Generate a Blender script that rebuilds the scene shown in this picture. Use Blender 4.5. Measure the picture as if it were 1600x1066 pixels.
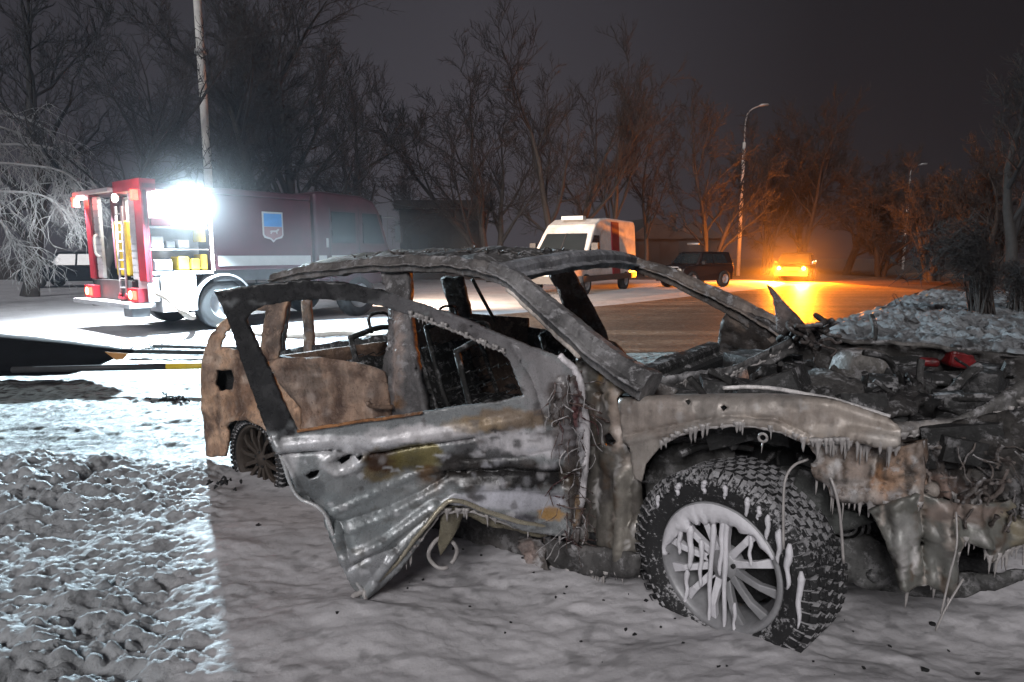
import bpy, bmesh, math, random
import numpy as np
from mathutils import Vector, Matrix, noise as mnoise
from mathutils.geometry import delaunay_2d_cdt

for o in list(bpy.data.objects): bpy.data.objects.remove(o)
scene = bpy.context.scene
COL = scene.collection
R = math.radians

# ------------------------------------------------------------------ camera
CAM_H, FPX, PITCH = 1.5, 1000.0, math.atan(138 / 1000.0)
cam_d = bpy.data.cameras.new('camera'); cam = bpy.data.objects.new('camera', cam_d); COL.objects.link(cam)
cam_d.sensor_width = 36.0; cam_d.lens = 36.0 * FPX / 1600.0
cam_d.clip_start = 0.05; cam_d.clip_end = 1000
cam.location = (0, 0, CAM_H); cam.rotation_euler = (R(90) - PITCH, 0, 0)
scene.camera = cam

# ------------------------------------------------------------------ night sky, soft sky light, exposure
world = bpy.data.worlds.new('World'); scene.world = world; world.use_nodes = True
wn = world.node_tree.nodes; wl = world.node_tree.links
wn.clear()
w_out = wn.new('ShaderNodeOutputWorld'); w_bg = wn.new('ShaderNodeBackground')
w_tc = wn.new('ShaderNodeTexCoord'); w_sep = wn.new('ShaderNodeSeparateXYZ'); w_rmp = wn.new('ShaderNodeValToRGB')
wl.new(w_tc.outputs['Generated'], w_sep.inputs[0]); wl.new(w_sep.outputs['Z'], w_rmp.inputs[0])
w_rmp.color_ramp.elements[0].position = 0.0; w_rmp.color_ramp.elements[0].color = (0.062, 0.055, 0.063, 1)
w_rmp.color_ramp.elements[1].position = 0.55; w_rmp.color_ramp.elements[1].color = (0.036, 0.034, 0.041, 1)
w_az = wn.new('ShaderNodeValToRGB'); w_mr = wn.new('ShaderNodeMapRange')           # town glow behind the trees, dark to the right
w_mr.inputs['From Min'].default_value = -1.0; w_mr.inputs['From Max'].default_value = 1.0; wl.new(w_sep.outputs['X'], w_mr.inputs['Value']); wl.new(w_mr.outputs[0], w_az.inputs[0])
e_ = w_az.color_ramp.elements; e_[0].position = 0.0; e_[0].color = (0.5, 0.5, 0.52, 1); e_[1].position = 1.0; e_[1].color = (0.22, 0.22, 0.23, 1)
for p_, c_ in ((0.30, 0.75), (0.47, 1.0), (0.58, 0.75), (0.70, 0.34), (0.8, 0.25)):
    n_ = e_.new(p_); n_.color = (c_, c_, c_, 1)
w_mx = wn.new('ShaderNodeMix'); w_mx.data_type = 'RGBA'; w_mx.blend_type = 'MULTIPLY'; w_mx.inputs[0].default_value = 1.0
wl.new(w_rmp.outputs[0], w_mx.inputs[6]); wl.new(w_az.outputs[0], w_mx.inputs[7]); wl.new(w_mx.outputs[2], w_bg.inputs[0]); w_bg.inputs[1].default_value = 1.0
wl.new(w_bg.outputs[0], w_out.inputs[0])

sun_d = bpy.data.lights.new('sun', 'SUN'); sun = bpy.data.objects.new('sun', sun_d); COL.objects.link(sun)
sun_d.energy = 2.1; sun_d.angle = R(22); sun_d.color = (1.0, 0.975, 0.985)
sun.rotation_euler = Vector((0.30, 0.95, -0.62)).to_track_quat('-Z', 'Y').to_euler()

scene.view_settings.view_transform = 'Standard'; scene.view_settings.look = 'None'
scene.view_settings.exposure = 0.0; scene.view_settings.gamma = 1.0
scene.cycles.use_denoising = True
scene.cycles.max_bounces = 4; scene.cycles.diffuse_bounces = 2; scene.cycles.glossy_bounces = 2
scene.cycles.use_adaptive_sampling = True; scene.cycles.adaptive_threshold = 0.03
scene.cycles.volume_bounces = 0; scene.cycles.volume_step_rate = 2.0; scene.cycles.volume_max_steps = 128
scene.cycles.sample_clamp_indirect = 4.0

# ------------------------------------------------------------------ helpers: rays, noise, meshes
FW = Vector((0, math.cos(PITCH), -math.sin(PITCH))); UP = Vector((0, math.sin(PITCH), math.cos(PITCH)))
EYE = Vector((0, 0, CAM_H))
def ray(x, y): return Vector(((x - 800) / FPX, 0, 0)) + FW + UP * ((533 - y) / FPX)
def at(x, y, Y):                      # the point on the sight line at depth Y metres
    d = ray(x, y); return EYE + d * (Y / d.y)
def gnd(x, y, z=0.0):
    d = ray(x, y); return EYE + d * ((z - CAM_H) / d.z)

def hash2(ix, iy, s):
    h = (ix.astype(np.int64) * 374761393 + iy.astype(np.int64) * 668265263 + s * 974711) & 0x7fffffff
    h = ((h ^ (h >> 13)) * 1274126177) & 0x7fffffff
    return ((h ^ (h >> 16)) & 0xffff) / 65535.0
def vnoise(x, y, s=0):
    ix = np.floor(x); iy = np.floor(y); fx = x - ix; fy = y - iy
    fx = fx * fx * (3 - 2 * fx); fy = fy * fy * (3 - 2 * fy)
    a = hash2(ix, iy, s); b = hash2(ix + 1, iy, s); c = hash2(ix, iy + 1, s); d = hash2(ix + 1, iy + 1, s)
    return (a + (b - a) * fx) * (1 - fy) + (c + (d - c) * fx) * fy
def fbm(x, y, s=0, o=4):
    t = 0; a = 0.5
    for i in range(o):
        t = t + a * vnoise(x * 2 ** i + 17.3 * i, y * 2 ** i + 5.1 * i, s + i); a *= 0.5
    return t
def lumps(x, y, s=0):                 # rounded clods: 0 in the joints, up to 1 on top
    ix = np.floor(x); iy = np.floor(y); best = np.zeros_like(x)
    for dx in (-1, 0, 1):
        for dy in (-1, 0, 1):
            cx = ix + dx; cy = iy + dy
            px = cx + 0.15 + 0.7 * hash2(cx, cy, s); py = cy + 0.15 + 0.7 * hash2(cx, cy, s + 7)
            r = 0.35 + 0.55 * hash2(cx, cy, s + 13)
            d2 = ((x - px) ** 2 + (y - py) ** 2) / (r * r)
            best = np.maximum(best, r * np.sqrt(np.maximum(0, 1 - d2)))
    return best

def obj(name, verts, faces, mat=None, parent=None, smooth=True, col=None, kind=None):
    me = bpy.data.meshes.new(name)
    me.from_pydata([tuple(v) for v in verts], [], faces)
    if col is not None:
        at_ = me.attributes.new('Col', 'FLOAT_COLOR', 'POINT')
        at_.data.foreach_set('color', np.asarray(col, dtype=np.float32).ravel())
    if smooth: me.polygons.foreach_set('use_smooth', [True] * len(me.polygons))
    me.update()
    o = bpy.data.objects.new(name, me); COL.objects.link(o)
    if mat: me.materials.append(mat)
    if parent is not None: o.parent = parent
    if kind: o['kind'] = kind
    return o
def tag(o, label, cat=None, group=None, kind=None):
    o['label'] = label
    if cat: o['category'] = cat
    if group: o['group'] = group
    if kind: o['kind'] = kind
    return o
def empty(name, loc=(0, 0, 0), rz=0.0):
    o = bpy.data.objects.new(name, None); COL.objects.link(o)
    o.location = loc; o.rotation_euler = (0, 0, rz); o.empty_display_size = 0.2
    return o
def mod_solid(o, t, off=0.0):
    m = o.modifiers.new('solid', 'SOLIDIFY'); m.thickness = t; m.offset = off; return o
def mod_bevel(o, w, seg=2):
    m = o.modifiers.new('bevel', 'BEVEL'); m.width = w; m.segments = seg; m.limit_method = 'ANGLE'; m.angle_limit = R(40); return o

class MB:
    def __init__(s): s.v = []; s.f = []; s.c = []
    def add(s, v, f, c=None):
        n = len(s.v); s.v += [Vector(p) for p in v]; s.f += [tuple(i + n for i in q) for q in f]
        s.c += [c or (0.1, 0.1, 0.1, 0)] * len(v); return s
    def box(s, x0, x1, y0, y1, z0, z1, c=None):
        v = [(x0,y0,z0),(x1,y0,z0),(x1,y1,z0),(x0,y1,z0),(x0,y0,z1),(x1,y0,z1),(x1,y1,z1),(x0,y1,z1)]
        return s.add(v, [(3,2,1,0),(4,5,6,7),(0,1,5,4),(1,2,6,5),(2,3,7,6),(3,0,4,7)], c)
    def tube(s, pts, rad, n=6, c=None, cap=True, flat=None):
        pts = [Vector(p) for p in pts]; k = len(pts)
        if not hasattr(rad, '__len__'): rad = [rad] * k
        vs = []; up = Vector((0.12, 0.17, 0.98))
        for i, p in enumerate(pts):
            t = (pts[min(i + 1, k - 1)] - pts[max(i - 1, 0)])
            if t.length < 1e-9: t = Vector((0, 0, 1))
            t.normalize()
            a = t.cross(up)
            if a.length < 0.05: a = t.cross(Vector((1, 0, 0)))
            a.normalize(); b = a.cross(t)
            for j in range(n):
                an = 2 * math.pi * j / n
                vs.append(p + (a * math.cos(an) * (flat or 1.0) + b * math.sin(an)) * rad[i])
        fs = []
        for i in range(k - 1):
            for j in range(n):
                q = (j + 1) % n
                fs.append((i * n + j, i * n + q, (i + 1) * n + q, (i + 1) * n + j))
        if cap: fs += [tuple(reversed(range(n))), tuple(range((k - 1) * n, k * n))]
        return s.add(vs, fs, c)
    def lathe(s, prof, n=32, axis='y', org=(0, 0, 0), c=None, a0=0, a1=2 * math.pi):
        full = abs(a1 - a0 - 2 * math.pi) < 1e-6
        m = n if full else n + 1
        vs = []
        for i in range(m):
            an = a0 + (a1 - a0) * i / n
            for r, h in prof:
                p = (r * math.cos(an), h, r * math.sin(an)) if axis == 'y' else (r * math.cos(an), r * math.sin(an), h) if axis == 'z' else (h, r * math.cos(an), r * math.sin(an))
                vs.append(Vector(p) + Vector(org))
        k = len(prof); fs = []
        for i in range(n):
            q = (i + 1) % m
            for j in range(k - 1): fs.append((i * k + j, q * k + j, q * k + j + 1, i * k + j + 1))
        return s.add(vs, fs, c)
    def prism(s, poly, y0, y1, c=None, axis='y'):     # poly in (x, z), pushed from y0 to y1
        n = len(poly)
        mk = (lambda a, b, h: (a, h, b)) if axis == 'y' else (lambda a, b, h: (h, a, b)) if axis == 'x' else (lambda a, b, h: (a, b, h))
        v = [mk(a, b, y0) for a, b in poly] + [mk(a, b, y1) for a, b in poly]
        f = [tuple(range(n)), tuple(reversed(range(n, 2 * n)))] + [(i, n + i, n + (i + 1) % n, (i + 1) % n) for i in range(n)]
        return s.add(v, f, c)
    def build(s, name, mat, parent=None, smooth=False, kind=None, usecol=False):
        return obj(name, s.v, s.f, mat, parent, smooth, s.c if usecol else None, kind)

def curve(pts, n):                     # Catmull-Rom through points
    pts = [Vector(p) for p in pts]; out = []
    P = [pts[0] * 2 - pts[1]] + pts + [pts[-1] * 2 - pts[-2]]
    for i in range(1, len(P) - 2):
        for k in range(n):
            t = k / n; a, b, c, d = P[i - 1], P[i], P[i + 1], P[i + 2]
            out.append(0.5 * ((2 * b) + (c - a) * t + (2 * a - 5 * b + 4 * c - d) * t * t + (3 * b - a - 3 * c + d) * t ** 3))
    out.append(pts[-1]); return out

# ------------------------------------------------------------------ materials
def nodes(name):
    m = bpy.data.materials.new(name); m.use_nodes = True
    nt = m.node_tree; b = nt.nodes['Principled BSDF']; return m, nt, b
def N(nt, t, **kw):
    n = nt.nodes.new(t)
    for k, v in kw.items(): setattr(n, k, v)
    return n
def tex(nt, scale, detail=6, rough=0.6, co=None, kind='ShaderNodeTexNoise'):
    n = N(nt, kind); n.inputs['Scale'].default_value = scale
    if kind == 'ShaderNodeTexNoise': n.inputs['Detail'].default_value = detail; n.inputs['Roughness'].default_value = rough
    if co is not None: nt.links.new(co, n.inputs['Vector'])
    return n
def ramp(nt, src, stops):
    r = N(nt, 'ShaderNodeValToRGB'); e = r.color_ramp.elements
    while len(e) < len(stops): e.new(0.5)
    for i, (p, c) in enumerate(stops):
        e[i].position = p; e[i].color = (c, c, c, 1) if not hasattr(c, '__len__') else (*c, 1)
    nt.links.new(src, r.inputs[0]); return r
def mixc(nt, fac, a, b, mode='MIX'):
    m = N(nt, 'ShaderNodeMix', data_type='RGBA', blend_type=mode)
    for sk, v in ((0, fac), (6, a), (7, b)):
        if hasattr(v, 'links'): nt.links.new(v, m.inputs[sk])
        elif sk == 0: m.inputs[sk].default_value = v
        else: m.inputs[sk].default_value = (*v, 1)
    return m.outputs[2]
def math_(nt, op, a, b=0.0):
    m = N(nt, 'ShaderNodeMath', operation=op)
    for i, v in enumerate((a, b)):
        if hasattr(v, 'links'): nt.links.new(v, m.inputs[i])
        else: m.inputs[i].default_value = v
    return m.outputs[0]
def bump(nt, b, src, strength, dist):
    n = N(nt, 'ShaderNodeBump'); n.inputs['Strength'].default_value = strength; n.inputs['Distance'].default_value = dist
    nt.links.new(src, n.inputs['Height']); nt.links.new(n.outputs[0], b.inputs['Normal']); return n
def coords(nt): return N(nt, 'ShaderNodeTexCoord').outputs['Object']

def simple(name, c, rough=0.6, metal=0.0, var=0.25, scale=6, bmp=0.15, bd=0.01):
    m, nt, b = nodes(name); co = coords(nt)
    n = tex(nt, scale, 6, 0.65, co)
    r = ramp(nt, n.outputs[0], [(0.3, 1 - var), (0.7, 1 + var * 0.5)])
    nt.links.new(mixc(nt, 1.0, c, r.outputs[0], 'MULTIPLY'), b.inputs['Base Color'])
    b.inputs['Roughness'].default_value = rough; b.inputs['Metallic'].default_value = metal
    if bmp: bump(nt, b, tex(nt, scale * 6, 5, 0.6, co).outputs[0], bmp, bd)
    return m
def emis(name, c, s):
    m, nt, b = nodes(name)
    b.inputs['Base Color'].default_value = (*c, 1); b.inputs['Emission Color'].default_value = (*c, 1)
    b.inputs['Emission Strength'].default_value = s; return m

def burnt_mat(name, soot=0.6, frost=0.5, rough=(0.35, 0.8), bstr=0.5, scale=1.0, runs=(0.6, 1.2), sootc=(0.014, 0.013, 0.013), frostc=(0.5, 0.49, 0.5), mott=(0.45, 0.95, 1.35)):
    m, nt, b = nodes(name); co = coords(nt)
    at_ = N(nt, 'ShaderNodeAttribute', attribute_name='Col')
    n1 = tex(nt, 9 * scale, 8, 0.7, co); n2 = tex(nt, 45 * scale, 8, 0.7, co); n3 = tex(nt, 4 * scale, 6, 0.6, co)
    st = N(nt, 'ShaderNodeMapping'); st.inputs['Scale'].default_value = (26 * scale, 26 * scale, 6.0 * scale); nt.links.new(co, st.inputs[0])
    n4 = tex(nt, 1.0, 7, 0.7, st.outputs[0])                     # runs and drips, drawn out downwards
    c = mixc(nt, 1.0, at_.outputs['Color'], ramp(nt, n1.outputs[0], [(0.25, mott[0]), (0.5, mott[1]), (0.75, mott[2])]).outputs[0], 'MULTIPLY')
    c = mixc(nt, 1.0, c, ramp(nt, n4.outputs[0], [(0.3, runs[0]), (0.65, runs[1])]).outputs[0], 'MULTIPLY')
    sf = math_(nt, 'MULTIPLY', ramp(nt, n3.outputs[0], [(0.50, 0.0), (0.62, 1.0)]).outputs[0], soot)
    sf2 = math_(nt, 'MULTIPLY', ramp(nt, n2.outputs[0], [(0.56, 0.0), (0.66, 1.0)]).outputs[0], 0.8 * soot)
    sf = math_(nt, 'MAXIMUM', sf, sf2)
    c = mixc(nt, sf, c, sootc)
    geo = N(nt, 'ShaderNodeNewGeometry'); sp = N(nt, 'ShaderNodeSeparateXYZ'); nt.links.new(geo.outputs['Normal'], sp.inputs[0])
    upf = ramp(nt, sp.outputs['Z'], [(0.05, 0.35), (0.6, 1.0)])
    n5 = tex(nt, 16 * scale, 9, 0.72, co)
    ff = math_(nt, 'MULTIPLY', math_(nt, 'MULTIPLY', ramp(nt, n5.outputs[0], [(0.52, 0.0), (0.60, 1.0)]).outputs[0], upf.outputs[0]), frost)
    c = mixc(nt, ff, c, frostc)
    nt.links.new(c, b.inputs['Base Color'])
    mt = math_(nt, 'MULTIPLY', at_.outputs['Alpha'], math_(nt, 'SUBTRACT', 1.0, math_(nt, 'MAXIMUM', sf, ff)))
    nt.links.new(mt, b.inputs['Metallic'])
    nt.links.new(ramp(nt, n2.outputs[0], [(0.3, rough[0]), (0.65, rough[1])]).outputs[0], b.inputs['Roughness'])
    h = math_(nt, 'ADD', math_(nt, 'MULTIPLY', n2.outputs[0], 0.5), math_(nt, 'ADD', n1.outputs[0], math_(nt, 'MULTIPLY', ff, 0.35)))
    bump(nt, b, h, bstr, 0.02)
    return m

M = {}
M['burnt'] = burnt_mat('burnt_metal', 0.65, 0.62)
M['burnt_rust'] = burnt_mat('burnt_rusty_metal', 0.85, 0.8, (0.5, 0.9), 1.0, 1.0, (0.75, 1.12), (0.06, 0.03, 0.02), (0.50, 0.36, 0.28), (0.4, 0.95, 1.25))
M['door_metal'] = burnt_mat('bared_door_metal', 0.30, 0.12, (0.16, 0.42), 0.16, 1.0, (0.85, 1.1), mott=(0.75, 0.97, 1.15))
M['satin'] = burnt_mat('scorched_satin_steel', 0.30, 0.22, (0.25, 0.5), 0.2, 1.0, (0.72, 1.12), (0.05, 0.042, 0.036), (0.42, 0.39, 0.37), (0.7, 0.97, 1.15))
M['soot'] = burnt_mat('sooty_metal', 0.7, 0.5, (0.4, 0.85), 0.6)
M['char'] = simple('charred_black', (0.014, 0.014, 0.015), 0.75, 0, 0.5, 12, 0.8, 0.02)
M['foam'] = simple('frozen_foam', (0.66, 0.65, 0.68), 0.55, 0, 0.15, 14, 0.35, 0.01)
M['ice'] = simple('frosty_drips', (0.36, 0.34, 0.33), 0.3, 0, 0.3, 20, 0.2, 0.01)

def frosted(name, c, frost_c, speck=0.60, up0=0.2):
    m, nt, b = nodes(name); co = coords(nt); geo = N(nt, 'ShaderNodeNewGeometry'); sp = N(nt, 'ShaderNodeSeparateXYZ'); nt.links.new(geo.outputs['Normal'], sp.inputs[0])
    upf = ramp(nt, sp.outputs['Z'], [(0.0, up0), (0.75, 1.0)])
    n1 = tex(nt, 70, 6, 0.7, co); n2 = tex(nt, 16, 8, 0.7, co)
    v = math_(nt, 'ADD', math_(nt, 'MULTIPLY', n1.outputs[0], 0.6), math_(nt, 'MULTIPLY', n2.outputs[0], 0.4))
    v = math_(nt, 'ADD', v, math_(nt, 'MULTIPLY', upf.outputs[0], 0.16))
    f = ramp(nt, v, [(speck, 0.0), (speck + 0.06, 0.9)]).outputs[0]
    nt.links.new(mixc(nt, f, c, frost_c), b.inputs['Base Color']); b.inputs['Roughness'].default_value = 0.75
    bump(nt, b, v, 0.6, 0.01); return m

# ------------------------------------------------------------------ the setting: ground, road, snow
def snow_mat(name, c0, c1, dirt, dirt_lo, bscale=30, bstr=0.6, rough=0.55, spec=0.5, track=False):
    m, nt, b = nodes(name); co = coords(nt)
    n1 = tex(nt, 1.3, 8, 0.6, co); n2 = tex(nt, bscale, 6, 0.65, co); n3 = tex(nt, 5.5, 8, 0.7, co)
    c = mixc(nt, ramp(nt, n1.outputs[0], [(0.35, 0.0), (0.65, 1.0)]).outputs[0], c0, c1)
    f = ramp(nt, n3.outputs[0], [(dirt_lo, 0.0), (dirt_lo + 0.07, 1.0)]).outputs[0]
    c = mixc(nt, f, c, dirt)
    if track:                                   # wheel tracks: dirt drawn out along the road
        mp = N(nt, 'ShaderNodeMapping'); mp.inputs['Rotation'].default_value = (0, 0, R(-35)); mp.inputs['Scale'].default_value = (0.06, 0.9, 1)
        nt.links.new(co, mp.inputs[0]); n6 = tex(nt, 1.0, 7, 0.65, mp.outputs[0])
        c = mixc(nt, ramp(nt, n6.outputs[0], [(0.42, 0.0), (0.55, 0.9)]).outputs[0], c, (0.095, 0.055, 0.036))
    nt.links.new(c, b.inputs['Base Color'])
    nt.links.new(ramp(nt, n2.outputs[0], [(0.3, rough - 0.2), (0.7, rough + 0.2)]).outputs[0], b.inputs['Roughness'])
    b.inputs['Specular IOR Level'].default_value = spec
    h = math_(nt, 'ADD', n2.outputs[0], n3.outputs[0])
    bump(nt, b, h, bstr, 0.03)
    return m
M['snow_far'] = snow_mat('trodden_snow', (0.46, 0.46, 0.48), (0.34, 0.34, 0.36), (0.07, 0.07, 0.065), 0.60, 14, 0.6)
M['road'] = snow_mat('slushy_road', (0.24, 0.145, 0.092), (0.14, 0.080, 0.050), (0.34, 0.27, 0.22), 0.57, 10, 0.8, 0.52, 0.45, True)  # browns also carry the orange headlamp light spread over the road
M['bank'] = snow_mat('ploughed_snow', (0.22, 0.23, 0.24), (0.12, 0.125, 0.13), (0.03, 0.03, 0.03), 0.54, 18, 0.9)

# near ground: its colour comes from an attribute (clean snow, slush, foam, dirt), its relief is geometry
def near_mat():
    m, nt, b = nodes('snow_and_foam'); co = coords(nt)
    a = N(nt, 'ShaderNodeAttribute', attribute_name='Col')
    n1 = tex(nt, 3, 8, 0.65, co); n2 = tex(nt, 55, 6, 0.7, co); n3 = tex(nt, 18, 8, 0.7, co)
    c = mixc(nt, 1.0, a.outputs['Color'], ramp(nt, n1.outputs[0], [(0.3, 0.82), (0.7, 1.08)]).outputs[0], 'MULTIPLY')
    c = mixc(nt, math_(nt, 'MULTIPLY', a.outputs['Alpha'], 1.6), c, mixc(nt, 1.0, c, ramp(nt, n3.outputs[0], [(0.32, 0.5), (0.48, 1.0)]).outputs[0], 'MULTIPLY'))
    nt.links.new(c, b.inputs['Base Color'])
    nt.links.new(ramp(nt, n2.outputs[0], [(0.3, 0.42), (0.7, 0.85)]).outputs[0], b.inputs['Roughness'])
    s = math_(nt, 'MULTIPLY', a.outputs['Alpha'], 1.0)
    bn = bump(nt, b, math_(nt, 'ADD', n2.outputs[0], math_(nt, 'MULTIPLY', n3.outputs[0], 1.5)), 0.6, 0.02)
    nt.links.new(s, bn.inputs['Strength'])
    return m
M['near'] = near_mat()

LAMP = at(287, 322, 11.7)                              # the floodlight on the fire engine
g = 160
GXS = np.array([-g, -60, -25, -7.2, 5.2, 13.5, 25, 60, g]); GYS = np.array([-g, -20, 0.4, 9.6, 20, 36, 80, g])
gv = [(x, y, 0.0) for y in GYS for x in GXS]; nx = len(GXS)
gf = [(j * nx + i, j * nx + i + 1, (j + 1) * nx + i + 1, (j + 1) * nx + i) for j in range(len(GYS) - 1) for i in range(nx - 1)]
ground = obj('ground', gv, gf, M['snow_far'], smooth=False, kind='structure')
tag(ground, 'snow covered open ground under everything')
M['field'] = snow_mat('bare_dark_verge', (0.07, 0.06, 0.055), (0.045, 0.04, 0.036), (0.20, 0.20, 0.21), 0.60, 8, 0.8, 0.85, 0.2)  # far snow darkened in its colour to look unlit
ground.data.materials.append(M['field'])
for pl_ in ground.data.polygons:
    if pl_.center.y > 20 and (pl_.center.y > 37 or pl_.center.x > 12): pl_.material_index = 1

# near relief
ys = [0.6]
while ys[-1] < 9.6: ys.append(ys[-1] + max(0.0095, 0.0045 * ys[-1]))
ys = np.array(ys); xs = np.arange(-7.2, 5.2, 0.0125)
X, Y = np.meshgrid(xs, ys)
# signed distance from the line that runs from the lamp past the car's tail: > 0 on the car's side
pA = gnd(336, 1040); pB = gnd(322, 745)
dl = (pB - pA); dl.z = 0; dl.normalize()
side = (X - pA.x) * dl.y - (Y - pA.y) * dl.x
edge = 1 / (1 + np.exp(-np.clip((side + 0.45 * (fbm(X * 3, Y * 3, 5, 5) - 0.5)) / 0.06, -30, 30)))   # 0 snow, 1 foam
wet = 1 / (1 + np.exp(-np.clip((Y - 4.35 + 0.8 * (fbm(X * 1.2, Y * 1.2, 9) - 0.5)) / 0.12, -30, 30)))  # trodden slush beyond
wx = X + 0.10 * (fbm(X * 5, Y * 5, 31) - 0.5); wy = Y + 0.10 * (fbm(X * 5, Y * 5, 37) - 0.5)
mask = np.clip((fbm(X * 1.1, Y * 1.3, 3) - 0.40) * 5, 0, 1)
mask = np.maximum(mask, np.clip((-side - 1.1) * 0.9, 0, 1) * 0.75)
big = lumps(wx * 2.6, wy * 3.2, 41) * 0.115 + lumps(wx * 5.5, wy * 6.2, 43) * 0.060
small = lumps(wx * 9, wy * 11, 47) * 0.030 * np.clip(fbm(X * 2.3, Y * 2.3, 48) * 2.2 - 0.5, 0.1, 1.3) + lumps(wx * 18, wy * 24, 53) * 0.030 + lumps(wx * 32, wy * 40, 54) * 0.016
crumb = (fbm(X * 26, Y * 26, 61, 5) - 0.5) * 0.030 + (fbm(X * 9, Y * 9, 63, 5) - 0.5) * 0.05
snow_h = 0.05 + (mask * np.clip((-side - 0.25) * 1.1, 0.25, 1.0)) * big * (0.35 + 0.8 * fbm(X * 7, Y * 7, 65)) + (0.75 + 0.75 * mask) * small + crumb + 0.06 * (fbm(X * 0.9, Y * 0.9, 71) - 0.3)
slush = 0.015 + 0.035 * np.clip(fbm(X * 5, Y * 7, 81) - 0.42, 0, 1) * 2 + lumps(wx * 14, wy * 16, 83) * 0.012 * (fbm(X * 2, Y * 2, 85) > 0.42) + (fbm(X * 22, Y * 26, 87) - 0.5) * 0.014
foam_h = 0.115 + 0.075 * (fbm(X * 1.3, Y * 1.9, 91) - 0.45) + 0.045 * (fbm(X * 4.5, Y * 7, 93) - 0.45) + 0.007 * (fbm(X * 22, Y * 34, 95) - 0.45) \
    + 0.03 * np.abs(fbm(X * 2.2 + Y, Y * 5, 97) - 0.45)
foam_h = foam_h + 0.006 * (fbm(X * 45, Y * 60, 99, 3) - 0.45)
foam_h = foam_h * np.clip(1.25 - np.maximum(0, Y - 2.6) / 1.1, 0.15, 1.0) + 0.085 * np.exp(-(((X - 0.85) / 0.5) ** 2 + ((Y - 1.72) / 0.38) ** 2)) + 0.03 * np.exp(-(((X + 0.5) / 0.4) ** 2 + ((Y - 2.2) / 0.25) ** 2))
H = (snow_h * (1 - wet) + slush * wet)
foam_far = 1 / (1 + np.exp(-np.clip((Y - 5.2) / 0.25, -30, 30)))
H = H * (1 - edge) + (foam_h * (1 - foam_far) + slush * foam_far) * edge
rim = np.minimum.reduce([(X + 7.2) / 0.5, (5.2 - X) / 0.5, (9.6 - Y) / 0.8]); rim = np.clip(rim, 0, 1)
H = 0.005 + np.maximum(H, 0.004) * rim
dirtn = fbm(X * 3.4, Y * 4.2, 101); specks = fbm(X * 16, Y * 24, 103)
clean = np.array([0.40, 0.415, 0.43]); foamc = np.array([0.55, 0.535, 0.55]); slushc = np.array([0.27, 0.31, 0.31]); dirtc = np.array([0.045, 0.045, 0.045])
C = np.empty(X.shape + (4,)); 
base = clean * (1 - wet[..., None]) + slushc * wet[..., None]
ed = np.maximum(edge, 0)[..., None] * (1 - foam_far[..., None])
base = base * (1 - ed) + foamc * ed * (0.80 + 0.45 * fbm(X * 2.0 + Y, Y * 6, 131))[..., None] * (1 - 0.35 * np.clip((fbm(X * 14, Y * 18, 133) - 0.6) * 12, 0, 1))[..., None]
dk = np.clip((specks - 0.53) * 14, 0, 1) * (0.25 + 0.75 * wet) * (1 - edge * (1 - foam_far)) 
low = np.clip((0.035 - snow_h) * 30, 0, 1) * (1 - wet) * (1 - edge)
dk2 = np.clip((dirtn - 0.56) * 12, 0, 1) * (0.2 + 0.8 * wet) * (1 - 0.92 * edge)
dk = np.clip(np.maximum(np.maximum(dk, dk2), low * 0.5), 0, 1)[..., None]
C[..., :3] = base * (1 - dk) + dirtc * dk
C[..., 3] = 0.6 * (1 - edge * (1 - foam_far)) + 0.24 * edge * (1 - foam_far)
ny_, nx_ = X.shape
idx = np.arange(ny_ * nx_).reshape(ny_, nx_)
quads = np.stack([idx[:-1, :-1], idx[:-1, 1:], idx[1:, 1:], idx[1:, :-1]], -1).reshape(-1, 4)
def grid_obj(name, X, Y, Z, mat, C=None, kind='structure'):
    ny_, nx_ = X.shape; n = ny_ * nx_
    idx = np.arange(n).reshape(ny_, nx_)
    q = np.stack([idx[:-1, :-1], idx[:-1, 1:], idx[1:, 1:], idx[1:, :-1]], -1).reshape(-1, 4).astype(np.int32)
    me = bpy.data.meshes.new(name)
    me.vertices.add(n); me.vertices.foreach_set('co', np.stack([X, Y, Z], -1).astype(np.float32).ravel())
    me.loops.add(q.size); me.loops.foreach_set('vertex_index', q.ravel())
    me.polygons.add(len(q)); me.polygons.foreach_set('loop_start', np.arange(0, q.size, 4, dtype=np.int32))
    me.update(calc_edges=True)
    me.polygons.foreach_set('use_smooth', np.ones(len(q), dtype=bool))
    if C is not None:
        a = me.attributes.new('Col', 'FLOAT_COLOR', 'POINT'); a.data.foreach_set('color', C.astype(np.float32).ravel())
    me.update(); me.validate()
    o = bpy.data.objects.new(name, me); COL.objects.link(o); me.materials.append(mat); o['kind'] = kind
    return o
def height_at(x, y):
    i = int(np.clip(np.searchsorted(xs, x), 0, len(xs) - 1)); j = int(np.clip(np.searchsorted(ys, y), 0, len(ys) - 1))
    return float(H[j, i])
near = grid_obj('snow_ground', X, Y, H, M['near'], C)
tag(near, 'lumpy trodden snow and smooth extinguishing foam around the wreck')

# road: a broad slushy band running from behind the wreck away to the right
rp = [gnd(640, 560), gnd(1330, 545), gnd(1420, 462), gnd(1500, 437), gnd(1480, 421), gnd(1330, 437), gnd(1120, 459), gnd(960, 477), gnd(700, 499)]
def fan_sheet(name, poly, z, mat):
    me = bpy.data.meshes.new(name)
    me.from_pydata([(p.x, p.y, z) for p in poly], [], [tuple(range(len(poly)))]); o = bpy.data.objects.new(name, me)
    COL.objects.link(o); me.materials.append(mat); o['kind'] = 'structure'; return o
road = fan_sheet('road', rp, 0.012, M['road']); tag(road, 'slushy road with brown wheel tracks running off behind the wreck')

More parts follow.
